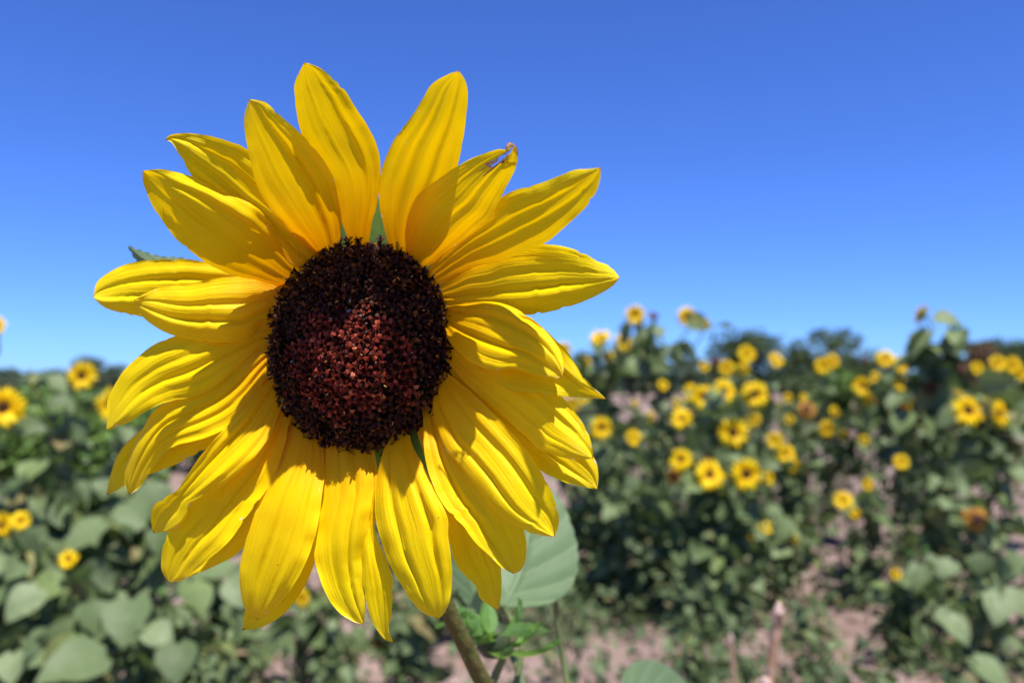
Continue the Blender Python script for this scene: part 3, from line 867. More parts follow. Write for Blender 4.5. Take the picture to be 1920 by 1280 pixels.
def add_leaves(mb, pos, out, size, r, tmpl=LT, mi=0, up=0.75, droop=0.35, jit=0.55):
    n = len(pos)
    nrm = unit(out * 0.55 + np.array([0, 0, up]) + r.normal(0, jit, (n, 3)))
    tip = unit(out + np.array([0, 0, -droop]) + r.normal(0, 0.35, (n, 3)))
    tip = unit(tip - nrm * np.sum(tip * nrm, 1, keepdims=True))
    X = np.cross(tip, nrm)
    mb.instances(tmpl[0], tmpl[1], pos, X, tip, nrm, size, mi)


HEADS = {}


def make_head(kind, seed):
    """flower head at unit diameter looking along +Z: rays mesh and disc mesh"""
    r = np.random.default_rng(seed)
    mb = MB()
    dr = {'bloom': 0.14, 'old': 0.19, 'side': 0.14, 'dry': 0.30, 'back': 0.2, 'bud': 0.2}[kind]
    if kind in ('bloom', 'old', 'side', 'back'):
        npet = 19 if kind != 'old' else 17
        for layer in (0, 1):
            for i in range(npet):
                a = 2 * math.pi * (i + 0.5 * layer) / npet + r.normal(0, 0.07)
                ln = (0.5 - dr * 0.8) * r.uniform(0.82, 1.06) * (1 if kind != 'old' else r.uniform(0.7, 1.0))
                wd = 0.062 * r.uniform(0.8, 1.15) * (1 if kind != 'old' else 0.75)
                cupz = {'bloom': 0.16, 'old': -0.1, 'side': 0.2, 'back': 0.15}[kind] + r.normal(0, 0.10)
                tw = r.normal(0, 0.25)
                s = np.linspace(0, 1, 6)[:, None]
                t = np.linspace(-1, 1, 3)[None]
                wdt = wd * np.sin(np.clip(0.18 + 0.80 * s, 0, 1) * math.pi) ** 0.8 * (1 - 0.1 * s)
                rad = dr * 0.8 + ln * s + 0 * t
                z = cupz * ln * (s ** 0.8) * 2 - 0.3 * ln * s ** 2.5 + 0.25 * wdt * (t ** 2) + tw * wdt * t - 0.012 * layer
                x = rad * math.cos(a) - wdt * t * math.sin(a)
                y = rad * math.sin(a) + wdt * t * math.cos(a)
                P = np.stack([x, y, z], -1)
                mb.grid(P[:2], 1)
                mb.grid(P[1:], 0)
    # green bracts and back
    nb = 14
    for i in range(nb):
        a = 2 * math.pi * i / nb + r.normal(0, 0.1)
        ln = 0.20 * r.uniform(0.8, 1.2) * (1.3 if kind in ('bud', 'dry') else 1)
        s = np.linspace(0, 1, 4)[:, None]
        t = np.linspace(-1, 1, 3)[None]
        wdt = 0.055 * (1 - s ** 1.5)
        rad = dr * 0.7 + ln * s + 0 * t
        z = -0.05 + (0.9 if kind == 'bud' else 0.1) * ln * s ** 1.5 + 0 * t
        x = rad * math.cos(a) - wdt * t * math.sin(a)
        y = rad * math.sin(a) + wdt * t * math.cos(a)
        mb.grid(np.stack([x, y, z], -1), 2)
    th = np.linspace(0, 2 * math.pi, 14, endpoint=False)
    prof = [(0.03, -0.16), (0.10, -0.13), (dr, -0.06), (dr * 1.02, -0.01)]
    mb.grid(np.array([[[q * math.cos(a), q * math.sin(a), z_] for a in th] for q, z_ in prof]), 2, closed=True)
    rays_ = mb.mesh('flower_head', [M['ray_old'] if kind == 'old' else M['ray'], M['ray_base'] if kind != 'old' else M['ray_old'], M['bract'] if kind not in ('dry',) else M['dry_head']])
    mb = MB()
    pr = [(dr * 1.02, -0.01), (dr * 0.98, 0.03), (dr * 0.75, 0.06), (dr * 0.45, 0.07), (dr * 0.15, 0.055), (0.002, 0.05)]
    mb.grid(np.array([[[q * math.cos(a) * (1 + 0.03 * math.sin(5 * a)), q * math.sin(a), z_ + 0.008 * r.normal()] for a in th] for q, z_ in pr]), closed=True)
    disc_ = mb.mesh('disc', [M['dry_head'] if kind in ('dry', 'old') else (M['bract'] if kind == 'bud' else M['head_disc'])])
    return rays_, disc_


for kd in ('bloom', 'old', 'side', 'dry', 'back', 'bud'):
    HEADS[kd] = [make_head(kd, 50 + j) for j in range(3 if kd == 'bloom' else 1)]
from mathutils import Matrix


def place_head(root, P, diam, face, kind, r):
    rays_, disc_ = HEADS[kind][int(r.integers(len(HEADS[kind])))]
    o = bpy.data.objects.new('flower_head', rays_)
    d = bpy.data.objects.new('disc', disc_)
    COL.objects.link(o)
    COL.objects.link(d)
    o.parent = root
    d.parent = o
    q = Vector(face).to_track_quat('Z', 'Y')
    from mathutils import Quaternion
    q = q @ Quaternion((0, 0, 1), r.uniform(0, 6.28))
    o.rotation_mode = 'QUATERNION'
    o.rotation_quaternion = q
    o.location = Vector(P) - root.location
    o.scale = (diam, diam, diam)
    return o


def plant(px, d, top, spread, heads, label, group=None, nleaf=90, leaf=(0.05, 0.12), seed=0, features=(), lowfine=True, sparse=1.0, hd=None, catg='sunflower plant', name='sunflower_plant', leafmat='leaf'):
    """heads: (px, py, diameter in photo pixels, kind, (fx, fz) facing)"""
    r = np.random.default_rng(1000 + seed)
    x0 = (px - 960) / F * d
    base = np.array([x0, d, gz(x0, d)])
    root = empty(name, tuple(base), label, catg, group)
    Htop = CAMZ + (720 - top) / F * d - base[2]
    lx, ly = r.normal(0, 0.04, 2)
    S = spread / F * d
    mbs = MB()
    nseg = 9
    z = np.linspace(-0.03, Htop * 0.93, nseg)
    q = np.linspace(0, 1, nseg)
    main = np.stack([lx * q ** 2 * 2 + 0.02 * np.sin(q * 5 + seed), ly * q ** 2 * 2 + 0.015 * np.cos(q * 4 + seed), z], -1)
    mbs.tube(main, np.interp(q, [0, 1], [0.013, 0.005]) * (0.6 + 0.4 * Htop / 1.3), 6)
    hw = []
    for (hx, hy, dia, kind, face) in heads:
        dd = hd if hd else d - r.uniform(0.8, 1.1) * spread / F * d * (0.5 if kind in ('dry', 'back') else 1)
        P = at(hx, hy, dd)
        f = unit(np.array([face[0], -1.0 if kind != 'back' else 1.0, face[1]]))
        D = dia / F * dd * 1.10
        hw.append((P, f, D, kind))
    branches = [main]
    for (P, f, D, kind) in hw:
        loc = P - base
        hz = max(0.15, min(Htop * 0.85, loc[2] - r.uniform(0.18, 0.40)))
        st = np.array([np.interp(hz, main[:, 2], main[:, k]) for k in range(3)])
        back = loc - f * D * 0.16
        mid = (st * 0.45 + back * 0.55) + np.array([0, 0, -0.02])
        pre = back - f * D * 0.35 + np.array([0, 0, -0.06])
        br = crom([st, mid, pre, back], 9)
        mbs.tube(br, np.linspace(0.006, 0.0042, 9), 5)
        branches.append(br)
    nside = int(9 * sparse) + 2
    for i in range(nside):
        zz = r.uniform(0.12, 0.85) * Htop
        st = np.array([np.interp(zz, main[:, 2], main[:, k]) for k in range(3)])
        a = r.uniform(0, 6.28)
        ln = S * r.uniform(0.5, 1.0) * (1.0 - 0.45 * (zz / Htop) ** 2)
        e_ = st + np.array([math.cos(a) * ln, math.sin(a) * ln, r.uniform(0.02, 0.22)])
        e_[2] = min(e_[2], Htop * 0.98)
        br = crom([st, (st + e_) / 2 + [0, 0, -0.01], e_], 7)
        mbs.tube(br, np.linspace(0.005, 0.0025, 7), 4)
        branches.append(br)
    # leaves along stem and branches
    pos, out, size = [], [], []
    wts = np.array([max(0.05, np.linalg.norm(b[-1] - b[0])) for b in branches])
    wts[0] *= 1.6
    wts /= wts.sum()
    for i in range(int(nleaf * sparse * 0.94)):
        bi = int(r.choice(len(branches), p=wts))
        b = branches[bi]
        u = r.uniform(0.05, 1.0) * (len(b) - 1)
        k = min(int(u), len(b) - 2)
        p = b[k] + (b[k + 1] - b[k]) * (u - k)
        a = r.uniform(0, 6.28)
        o_ = np.array([math.cos(a), math.sin(a), 0.0])
        if bi > 0:
            axis = b[-1] - main[len(main) // 2]
            o_ = unit(o_ + 0.7 * unit(axis * [1, 1, 0]))
        s_ = r.uniform(*leaf)
        if lowfine: s_ *= 0.55 + 0.5 * min(1, p[2] / (0.75 * Htop))
        pet = s_ * r.uniform(0.2, 0.55)
        if p[2] > Htop * 0.97 and r.random() < 0.8: continue
        p2 = p + o_ * pet + [0, 0, pet * 0.3]
        if p2[2] < 0.03: p2[2] = 0.03 + s_ * 0.3
        mbs.tube([p, (p + p2) / 2 + [0, 0, 0.006], p2], 0.0017, 3, cap=False)
        pos.append(p2)
        out.append(o_)
        size.append(s_)
    mbl = MB()
    add_leaves(mbl, np.array(pos), np.array(out), np.array(size), r)
    # small leaves and shoots filling the plant
    nsm = int(nleaf * 2.6 * sparse)
    pk = np.array([branches[int(r.choice(len(branches), p=wts))][int(r.integers(1, 6))] for _ in range(nsm)])
    a = r.uniform(0, 6.28, nsm)
    o_ = np.stack([np.cos(a), np.sin(a), np.zeros(nsm)], -1)
    jit = r.normal(0, 0.035, (nsm, 3))
    pk = pk + jit + o_ * r.uniform(0, 0.05, nsm)[:, None]
    pk[:, 2] = np.maximum(pk[:, 2] * r.uniform(0.55, 1.02, nsm), 0.03)
    add_leaves(mbl, pk, o_, r.uniform(0.022, 0.055, nsm), r, LT_S)
    # individually visible big leaves
    for (lx_, ly_, sz, ddx, ddz, dd) in features:
        P = at(lx_, ly_, dd) - base
        L = sz / F * dd
        tip = unit(np.array([[ddx, -0.25, ddz]]))
        nrm = unit(np.array([[0.35 * r.normal(), -0.65 + .25 * r.normal(), 0.8]]))
        tip = unit(tip - nrm * np.sum(tip * nrm))
        mbl.instances(LT[0] * [1.05, 1, 1.0], LT[1], (P - tip[0] * L * 0.5)[None], np.cross(tip, nrm), tip, nrm, L)
        p1 = P - tip[0] * L * 0.5
        zz = max(0.1, min(Htop * 0.8, p1[2] - 0.05))
        st = np.array([np.interp(zz, main[:, 2], main[:, k]) for k in range(3)])
        mbs.tube(crom([st, (st + p1) / 2 + [0, 0, -.01], p1], 8), 0.0028, 5)
    mbs.obj('stem', [M['stem']], root)
    mbl.obj('foliage', [M[leafmat]], root)
    for (P, f, D, kind) in hw:
        place_head(root, P, D, f, kind, r)
    return root


B, O_, D_, K_, U_ = 'bloom', 'old', 'dry', 'back', 'bud'
f0 = (-0.15, 0.15)
PL = [
 # --- right of the big flower, against the sky
 dict(px=1240, d=4.5, top=592, spread=95, nleaf=130, heads=[(1190, 590, 38, B, f0), (1288, 594, 38, B, (-.3, .1)), (1327, 608, 24, B, (1.6, .2)), (1226, 592, 26, D_, (0, .9)), (1243, 722, 22, B, (.4, .3))],
      label='tall dark leafy sunflower plant with two round blooms standing against the blue sky'),
 dict(px=1130, d=4.8, top=650, spread=80, nleaf=110, heads=[(1126, 632, 40, B, (-.5, 1.3)), (1168, 641, 34, B, (.2, .2)), (1140, 668, 24, B, f0), (1098, 680, 24, B, (-.8, .3)), (1056, 655, 30, B, f0)],
      label='sunflower plant with a loose bunch of orange yellow blooms right of the pointed petals'),
 dict(px=1130, d=4.1, top=770, spread=75, nleaf=80, heads=[(1127, 802, 42, B, (.1, .1)), (1187, 820, 32, B, (.5, .3))],
      label='sunflower plant with a single flat round bloom beside the big flower petals'),
 dict(px=1370, d=4.2, top=712, spread=80, nleaf=100, heads=[(1318, 744, 44, B, (-.1, .1)), (1358, 733, 46, B, (.3, .3)), (1415, 740, 50, B, (-.3, .3)), (1374, 811, 56, B, (-.1, .1)), (1345, 768, 22, D_, (0, .4))],
      label='sunflower plant with three blooms in a row above one wide round bloom'),
 dict(px=1350, d=3.9, top=820, spread=95, nleaf=120, heads=[(1330, 890, 56, B, (.1, .4)), (1399, 889, 58, B, (0, .1)), (1441, 896, 26, B, (.7, .1)), (1277, 862, 42, B, (-.5, .4)), (1265, 893, 36, O_, (.2, -.3)), (1278, 785, 40, B, (-.5, .7)), (1294, 770, 20, D_, (0, .5))],
      label='sunflower plant with two big blooms side by side at the middle right'),
 dict(px=1410, d=5.6, top=668, spread=70, nleaf=90, heads=[(1400, 664, 34, B, (.1, .2)), (1362, 690, 30, B, (-.2, .2)), (1455, 675, 30, B, (.4, .4)), (1392, 692, 26, B, f0), (1320, 687, 20, B, f0), (1340, 678, 22, D_, (0, .2))],
      label='sunflower plant with small blooms crowding below the round treetop'),
 dict(px=1465, d=4.9, top=800, spread=45, nleaf=80, heads=[(1452, 825, 30, B, (-.5, .3)), (1474, 850, 40, B, (.4, .3)), (1484, 873, 30, B, (.2, -.1))],
      label='sunflower plant with three small blooms stacked in a slanting line'),
 dict(px=1455, d=4.2, top=915, spread=75, nleaf=90, heads=[(1435, 988, 26, B, (.2, .9)), (1405, 1014, 20, B, f0), (1490, 1010, 16, B, f0)],
      label='low leafy sunflower plant with two dim little blooms under the middle right blooms'),
 dict(px=1180, d=4.0, top=885, spread=85, nleaf=130, heads=[(1210, 880, 18, U_, (0, .5))], label='dense leafy sunflower plant without open blooms right of the folded lower petals'),
 dict(px=1275, d=3.9, top=965, spread=75, nleaf=120, heads=[(1262, 1012, 18, U_, (.2, .6))], label='dense leafy sunflower plant without open blooms below the middle right blooms'),
 dict(px=1085, d=4.3, top=800, spread=70, nleaf=80, heads=[], label='leafy sunflower plant half hidden by the pointed right petals'),
 dict(px=1350, d=3.7, top=1010, spread=60, nleaf=90, heads=[], label='short leafy sunflower plant above the bare soil with the dark shadow'),
 # --- the tall plant far right and its neighbours
 dict(px=1748, d=4.2, top=588, spread=66, nleaf=110, leaf=(0.07, 0.15), heads=[(1728, 590, 40, K_, (-.8, .6)), (1745, 722, 40, D_, (0, .1)), (1796, 612, 26, U_, (.3, .8))],
      label='tallest right hand sunflower plant with a drooping dark seed head and no open bloom', features=[(1730, 690, 52, -.2, -.5, 4.1), (1765, 760, 50, .4, -.6, 4.1), (1690, 790, 48, -.4, -.5, 4.1)]),
 dict(px=1835, d=4.1, top=700, spread=75, nleaf=110, leaf=(0.07, 0.14), heads=[(1815, 770, 56, B, (-.1, .3)), (1874, 776, 50, B, (.6, .1)), (1806, 692, 28, D_, (0, .2)), (1832, 690, 24, B, f0)],
      label='sunflower plant with two dark centred blooms near the right edge', features=[(1745, 800, 50, -.2, -.7, 4.0)]),
 dict(px=1690, d=4.7, top=668, spread=70, nleaf=100, heads=[(1660, 672, 34, B, (-.2, .5)), (1688, 684, 34, B, (.2, .1)), (1684, 768, 44, O_, (-.5, .1)), (1710, 766, 40, B, (.9, -.2)), (1689, 720, 26, B, f0), (1622, 676, 20, D_, f0)],
      label='sunflower plant left of the tallest, two bright blooms high and two dim lower'),
 dict(px=1622, d=5.6, top=718, spread=55, nleaf=70, heads=[(1619, 724, 38, B, (-.2, .1)), (1633, 752, 34, B, (.2, -.1)), (1620, 826, 20, B, f0), (1640, 706, 20, B, f0)],
      label='sunflower plant with two touching blooms right of the pale strip of soil'),
 dict(px=1550, d=7.0, top=684, spread=45, nleaf=60, heads=[(1542, 686, 30, B, (-.1, .2)), (1560, 677, 28, B, (.1, .2))],
      label='slim sunflower plant with a pair of touching blooms in front of the wide round tree'),
 dict(px=1540, d=5.8, top=755, spread=65, nleaf=80, heads=[(1513, 766, 40, O_, (-.3, .6)), (1551, 803, 32, B, (0, .1)), (1583, 815, 20, B, f0), (1565, 772, 22, B, (.4, .4)), (1480, 786, 18, B, f0)],
      label='sunflower plant with one small bright bloom under the pale strip of soil'),
 dict(px=1885, d=6.2, top=680, spread=70, nleaf=80, heads=[(1870, 681, 30, B, (-.1, .2)), (1898, 684, 32, B, (.1, .1)), (1850, 710, 28, B, (.5, .9)), (1915, 702, 26, B, f0)],
      label='far sunflower plant at the right edge with a row of blooms below dark trees'),
 dict(px=1828, d=3.5, top=915, spread=48, nleaf=50, sparse=.8, heads=[(1832, 973, 52, O_, (0, .05))], label='low sunflower plant with a single brownish orange withering bloom'),
 dict(px=1755, d=3.8, top=840, spread=60, nleaf=70, heads=[(1690, 866, 28, B, (-.3, .3))], label='dense dark leafy sunflower plant below the tallest one with one dim bloom on its left'),
 dict(px=1615, d=4.3, top=900, spread=60, nleaf=60, sparse=.8, heads=[(1627, 908, 24, B, (.2, .1)), (1581, 938, 34, B, (-.2, .5)), (1603, 962, 20, B, f0)],
      label='sparse low sunflower plant with three small blooms over bare soil'),
 dict(px=1690, d=3.4, top=1030, spread=60, nleaf=70, sparse=.8, heads=[(1680, 1076, 22, B, (.3, .1)), (1705, 1035, 16, U_, f0), (1735, 1028, 18, U_, f0)], label='small weedy sunflower plant with one tiny orange bloom low on the right'),
 dict(px=1790, d=2.7, top=1070, spread=60, nleaf=36, sparse=.8, leaf=(.06, .11), heads=[], label='low plant with broad pale leaves at the bottom right corner', features=[(1775, 1065, 42, -.5, -.4, 2.7), (1800, 1180, 55, .3, -.8, 2.6), (1860, 1260, 70, .2, -.5, 2.4)]),
 dict(px=1935, d=2.9, top=1040, spread=40, nleaf=30, sparse=.7, heads=[], label='low plant cut off by the right edge beside the bare soil', features=[(1905, 1060, 50, -.4, -.5, 2.9)]),
 # --- left
 dict(px=-30, hd=2.3, d=2.5, top=815, spread=70, nleaf=70, leaf=(.06, .115), heads=[(7, 764, 74, B, (.1, .1)), (-10, 612, 40, B, (.2, .2))],
      label='sunflower plant cut by the left edge with the largest blurred bloom'),
 dict(px=150, d=3.6, top=722, spread=40, nleaf=60, heads=[(153, 705, 52, B, (.2, .1)), (63, 711, 22, B, (-.9, .2))], label='sunflower plant at the left whose single bloom stands at the tree line'),
 dict(px=235, d=3.3, top=790, spread=60, nleaf=80, heads=[(207, 757, 60, B, (-.3, .1))], label='sunflower plant with its bloom half hidden behind the left petals'),
 dict(px=30, hd=2.28, d=2.6, top=850, spread=110, nleaf=110, leaf=(.06, .125), heads=[(4, 985, 50, B, (-.3, .3)), (38, 976, 36, B, (.3, .6)), (8, 1010, 34, B, (-.2, -.1))],
      label='broad leaved plant with a knot of small orange blooms at the left edge', features=[(55, 880, 60, 0, -.8, 2.5)]),
 dict(px=150, hd=2.2, d=2.5, top=862, spread=110, nleaf=120, leaf=(.06, .125), heads=[(128, 1048, 34, B, (.1, .5))], label='broad leaved plant with one small bloom in the lower left',
      features=[(150, 1005, 85, -.3, -.3, 2.35), (250, 960, 70, .4, -.3, 2.4), (75, 1110, 60, -.6, -.4, 2.3), (130, 1120, 55, .5, -.6, 2.3)]),
 dict(px=330, hd=2.3, d=2.7, top=880, spread=110, nleaf=110, leaf=(.07, .14), heads=[(305, 1108, 26, U_, (.1, .8)), (235, 1145, 14, U_, (.1, .8))], label='broad leaved plant with a pale closed bud below the curled petal',
      features=[(370, 1120, 75, .1, -.8, 2.4), (290, 940, 70, .2, -.6, 2.5), (445, 1110, 60, .3, -.5, 2.5)]),
 dict(px=225, d=2.0, top=1060, spread=110, nleaf=60, leaf=(.06, .12), heads=[], label='near plant with very large pale green leaves in the lower left corner',
      features=[(235, 1160, 92, .1, -.9, 1.9), (135, 1240, 110, -.6, -.5, 1.7), (330, 1240, 78, .1, -.9, 1.8), (60, 1210, 60, -.5, -.6, 2.0), (300, 1190, 60, .6, -.3, 1.9)]),
 dict(px=50, d=2.2, top=1040, spread=110, nleaf=100, leaf=(.06, .12), heads=[], label='leafy plant in deep shade at the bottom left edge', features=[(40, 1130, 70, -.4, -.7, 2.1), (20, 1250, 60, .2, -.7, 2.0)]),
 dict(px=450, d=3.0, hd=2.5, top=1020, spread=80, nleaf=80, heads=[(567, 1120, 36, B, (-.7, .2))], label='low sunflower plant with one small bloom under the bottom petals'),
 dict(px=1335, d=2.9, top=1075, spread=70, nleaf=60, leaf=(.02, .045), heads=[], label='low feathery grey green plant left of the thick dry stalk'),
 dict(px=1525, d=3.0, top=1120, spread=45, nleaf=40, leaf=(.02, .045), heads=[], label='small feathery plant just right of the thick dry stalk'),
 dict(px=1640, d=2.35, top=1262, spread=90, nleaf=70, leaf=(.03, .06), heads=[], label='plant barely rising over the bottom rim at the lower right'),
 dict(px=380, d=2.5, top=1130, spread=70, nleaf=60, leaf=(.04, .08), heads=[], label='low leafy plant under the rounded lower left petal'),
 dict(px=660, d=2.6, top=1190, spread=50, nleaf=40, leaf=(.03, .06), heads=[], label='low weedy plant at the bottom rim left of the brown stem'),
 dict(px=620, d=3.1, top=1080, spread=70, nleaf=60, heads=[(712, 1205, 36, O_, (.6, -.9))], label='low plant with a drooping pale yellow head below the lowest petal tip'),
 dict(px=770, d=2.9, top=1110, spread=60, nleaf=70, heads=[], label='small leafy plant behind the thick brown stem'),
 dict(px=900, d=3.6, top=1000, spread=80, nleaf=90, heads=[], label='leafy plant behind the large pale heart shaped leaf'),
 dict(px=540, d=4.3, top=900, spread=90, nleaf=90, heads=[(560, 860, 44, B, f0)], label='sunflower plant almost wholly hidden behind the bottom petals left of the stem'),
 dict(px=760, d=4.6, top=860, spread=90, nleaf=90, heads=[(770, 820, 44, B, f0)], label='sunflower plant almost wholly hidden behind the bottom petals right of centre'),
 dict(px=940, d=4.8, top=800, spread=90, nleaf=90, heads=[(930, 760, 44, B, f0)], label='sunflower plant almost wholly hidden behind the lower right petals'),
 dict(px=640, d=5.5, top=760, spread=80, nleaf=80, heads=[(640, 740, 40, B, f0)], label='sunflower plant hidden behind the maroon centre'),
]
for i, p in enumerate(PL):
    plant(seed=i, group='sunflower plants of the field', **p)

# ------------------------------------------------------------------ rows of further plants behind (copies of five plants)
protos = []
FILL = 'leafy sunflower plant lost in the blurred rows behind the nearer plants'
FG = 'plants in the blurred rows further back'
fr = np.random.default_rng(5)
spots = []
ROWS = (5.6, 6.4, 7.4, 8.6, 10.0, 11.6, 13.4)
ORD = ('first', 'second', 'third', 'fourth', 'fifth', 'sixth', 'last')
for row, d in enumerate(ROWS):
    step = 0.62 if d < 8 else 0.8
    x = -d * 0.72
    while x < d * 0.74:
        px = 960 + x / d * F
        hid = 260 < px < 1030
        gapsoil = (1490 < px < 1680 and d < 9) or (1850 < px < 1990 and d < 9.5) or (px < 330 and d < 8) or (1490 < px < 1670 and d > 11)
        if not gapsoil and not (hid and fr.random() < 0.6):
            spots.append((x + fr.normal(0, 0.1), d + fr.normal(0, 0.15), px))
        x += step * fr.uniform(0.8, 1.25)
for i in range(5):
    h = (0.98, 1.06, 0.90, 1.02, 1.10)[i]
    nb_ = (1, 2, 0, 1, 2)[i]
    d = 6.0
    top = 720 - (h - CAMZ) / d * F
    hd = [(960 + fr.uniform(-55, 55), top + fr.uniform(-8, 35), fr.uniform(26, 34), B, (fr.uniform(-.6, .6), fr.uniform(0, .6))) for _ in range(nb_)]
    protos.append(plant(px=960, d=d, top=top, spread=85, heads=hd, label=FILL, group=FG, nleaf=75, seed=300 + i, lowfine=False))


def copy_tree(o, parent=None):
    c = o.copy()
    COL.objects.link(c)
    c.parent = parent
    for ch in list(o.children):
        copy_tree(ch, c)
    return c


for k, (x, y, px) in enumerate(spots):
    o = protos[k % 5] if k < 5 else copy_tree(protos[int(fr.integers(5))])
    o.location = (x, y, gz(x, y))
    o.rotation_euler = (0, 0, fr.normal(0, 0.5))
    s = fr.uniform(0.88, 1.08)
    o.scale = (s, s, s)
    nbl = sum(1 for c in o.children if c.name.startswith('flower_head'))
    rowi = int(np.argmin([abs(y - q) for q in ROWS]))
    zone = ('at the left edge', 'behind the left petals', 'behind the maroon centre', 'behind the right petals', 'right of the big flower',
            'below the lone round trees', 'at the far right')[int(np.digitize(px, [170, 480, 850, 1090, 1330, 1680]))]
    o['label'] = f"leafy plant with {('no bloom', 'one bloom', 'two blooms', 'three blooms', 'four blooms')[nbl]}, {ORD[rowi]} blurred row, {zone}"


_by = {}
for o in COL.objects:
    if o.get('group') == FG:
        _by.setdefault(o['label'], []).append(o)
for lab, os_ in _by.items():
    if len(os_) > 1:
        os_.sort(key=lambda q: q.location.x / q.location.y)
        for q, wd_ in zip(os_, ('leftmost such', 'rightmost such') if len(os_) == 2 else ('leftmost such', 'second such', 'third such', 'fourth such', 'fifth such')):
            q['label'] = lab + ', ' + wd_

# ------------------------------------------------------------------ weeds and clods on the ground
def weeds():
    r = np.random.default_rng(21)
    mb = MB()
    pos, out, size = [], [], []
    n = 0
    while n < 900:
        d = r.uniform(2.0, 7.0)
        px = r.uniform(-60, 1980)
        x = (px - 960) / F * d
        dens = mnoise.noise(Vector((x * 1.1, d * 1.1, 9.0)))
        gy_ = 720 + CAMZ * F / d
        if any(((px - a_) / b_) ** 2 + ((gy_ - c_) / e_) ** 2 < 1 for a_, b_, c_, e_ in
               ((1600, 75, 1010, 60), (1600, 80, 1190, 65), (1905, 60, 1050, 150), (1170, 140, 1250, 60), (560, 55, 1200, 45), (1480, 60, 1090, 25))): continue
        if dens < r.uniform(-0.35, 0.25): continue
        n += 1
        hgt = r.uniform(0.05, 0.24) + (0.18 if r.random() < .25 else 0)
        k = int(r.integers(14, 34))
        a = r.uniform(0, 6.28, k)
        rad = r.uniform(0.0, 0.12, k)
        g = gz(x, d)
        zz = r.uniform(0.1, 1, k) * hgt * (1 - rad * 3)
        for j in range(k):
            pos.append((x + rad[j] * math.cos(a[j]), d + rad[j] * math.sin(a[j]), g + zz[j]))
            out.append((math.cos(a[j]), math.sin(a[j]), 0.2))
            size.append(r.uniform(0.02, 0.055))
    pos, out, size = np.array(pos), np.array(out), np.array(size)
    half = r.random(len(pos)) < 0.5
    add_leaves(mb, pos[half], out[half], size[half], r, LT_S)
    add_leaves(mb, pos[~half], out[~half], size[~half] * 1.2, r, LT_N, droop=-0.3)
    tag(mb.obj('weeds', [M['weed']]), 'low small leaved weeds scattered over the bare pinkish soil', 'weeds', kind='stuff')
    mb = MB()
    for _ in range(1500):
        d = r.uniform(1.8, 6.5)
        x = (r.uniform(-60, 1980) - 960) / F * d
        s_ = r.uniform(0.006, 0.028) * (1.6 if r.random() < 0.06 else 1)
        c = np.array([x, d, gz(x, d) + s_ * 0.25])
        V = []
        for (a_, b_, c_) in ((1, 0, 0), (-1, 0, 0), (0, 1, 0), (0, -1, 0), (0, 0, 1), (0, 0, -1)):
            V.append(c + np.array([a_, b_, c_ * 0.7]) * s_ * r.uniform(0.7, 1.25) + r.normal(0, 0.2 * s_, 3))
        mb.add(V, [(0, 2, 4), (2, 1, 4), (1, 3, 4), (3, 0, 4), (2, 0, 5), (1, 2, 5), (3, 1, 5), (0, 3, 5)])
    tag(mb.obj('soil_clods', [M['clod']], smooth=False), 'small crumbly clods of dry soil between the plants', 'clods', kind='stuff')


weeds()


def litter():
    r = np.random.default_rng(31)
    mb = MB()
    n = 700
    d = r.uniform(2.0, 6.5, n)
    x = (r.uniform(-60, 1980, n) - 960) / F * d
    pos = np.array([[a, b, gz(a, b) + r.uniform(.004, .02)] for a, b in zip(x, d)])
    a = r.uniform(0, 6.28, n)
    add_leaves(mb, pos, np.stack([np.cos(a), np.sin(a), 0 * a], -1), r.uniform(.015, .06, n), r, LT_N, up=1.5, droop=0.0)
    for _ in range(260):
        dd = r.uniform(2.0, 6.0)
        xx = (r.uniform(-60, 1980) - 960) / F * dd
        a_ = r.uniform(0, 6.28)
        l_ = r.uniform(.03, .14)
        p = np.array([xx, dd, gz(xx, dd) + .006])
        q = p + [math.cos(a_) * l_, math.sin(a_) * l_, r.uniform(0, .02)]
        mb.tube([p, (p + q) / 2 + [0, 0, .006], q], r.uniform(.001, .003), 4)
    tag(mb.obj('dry_litter', [M['straw']]), 'dry brown fallen leaves and straw lying on the soil', 'litter', kind='stuff')


litter()

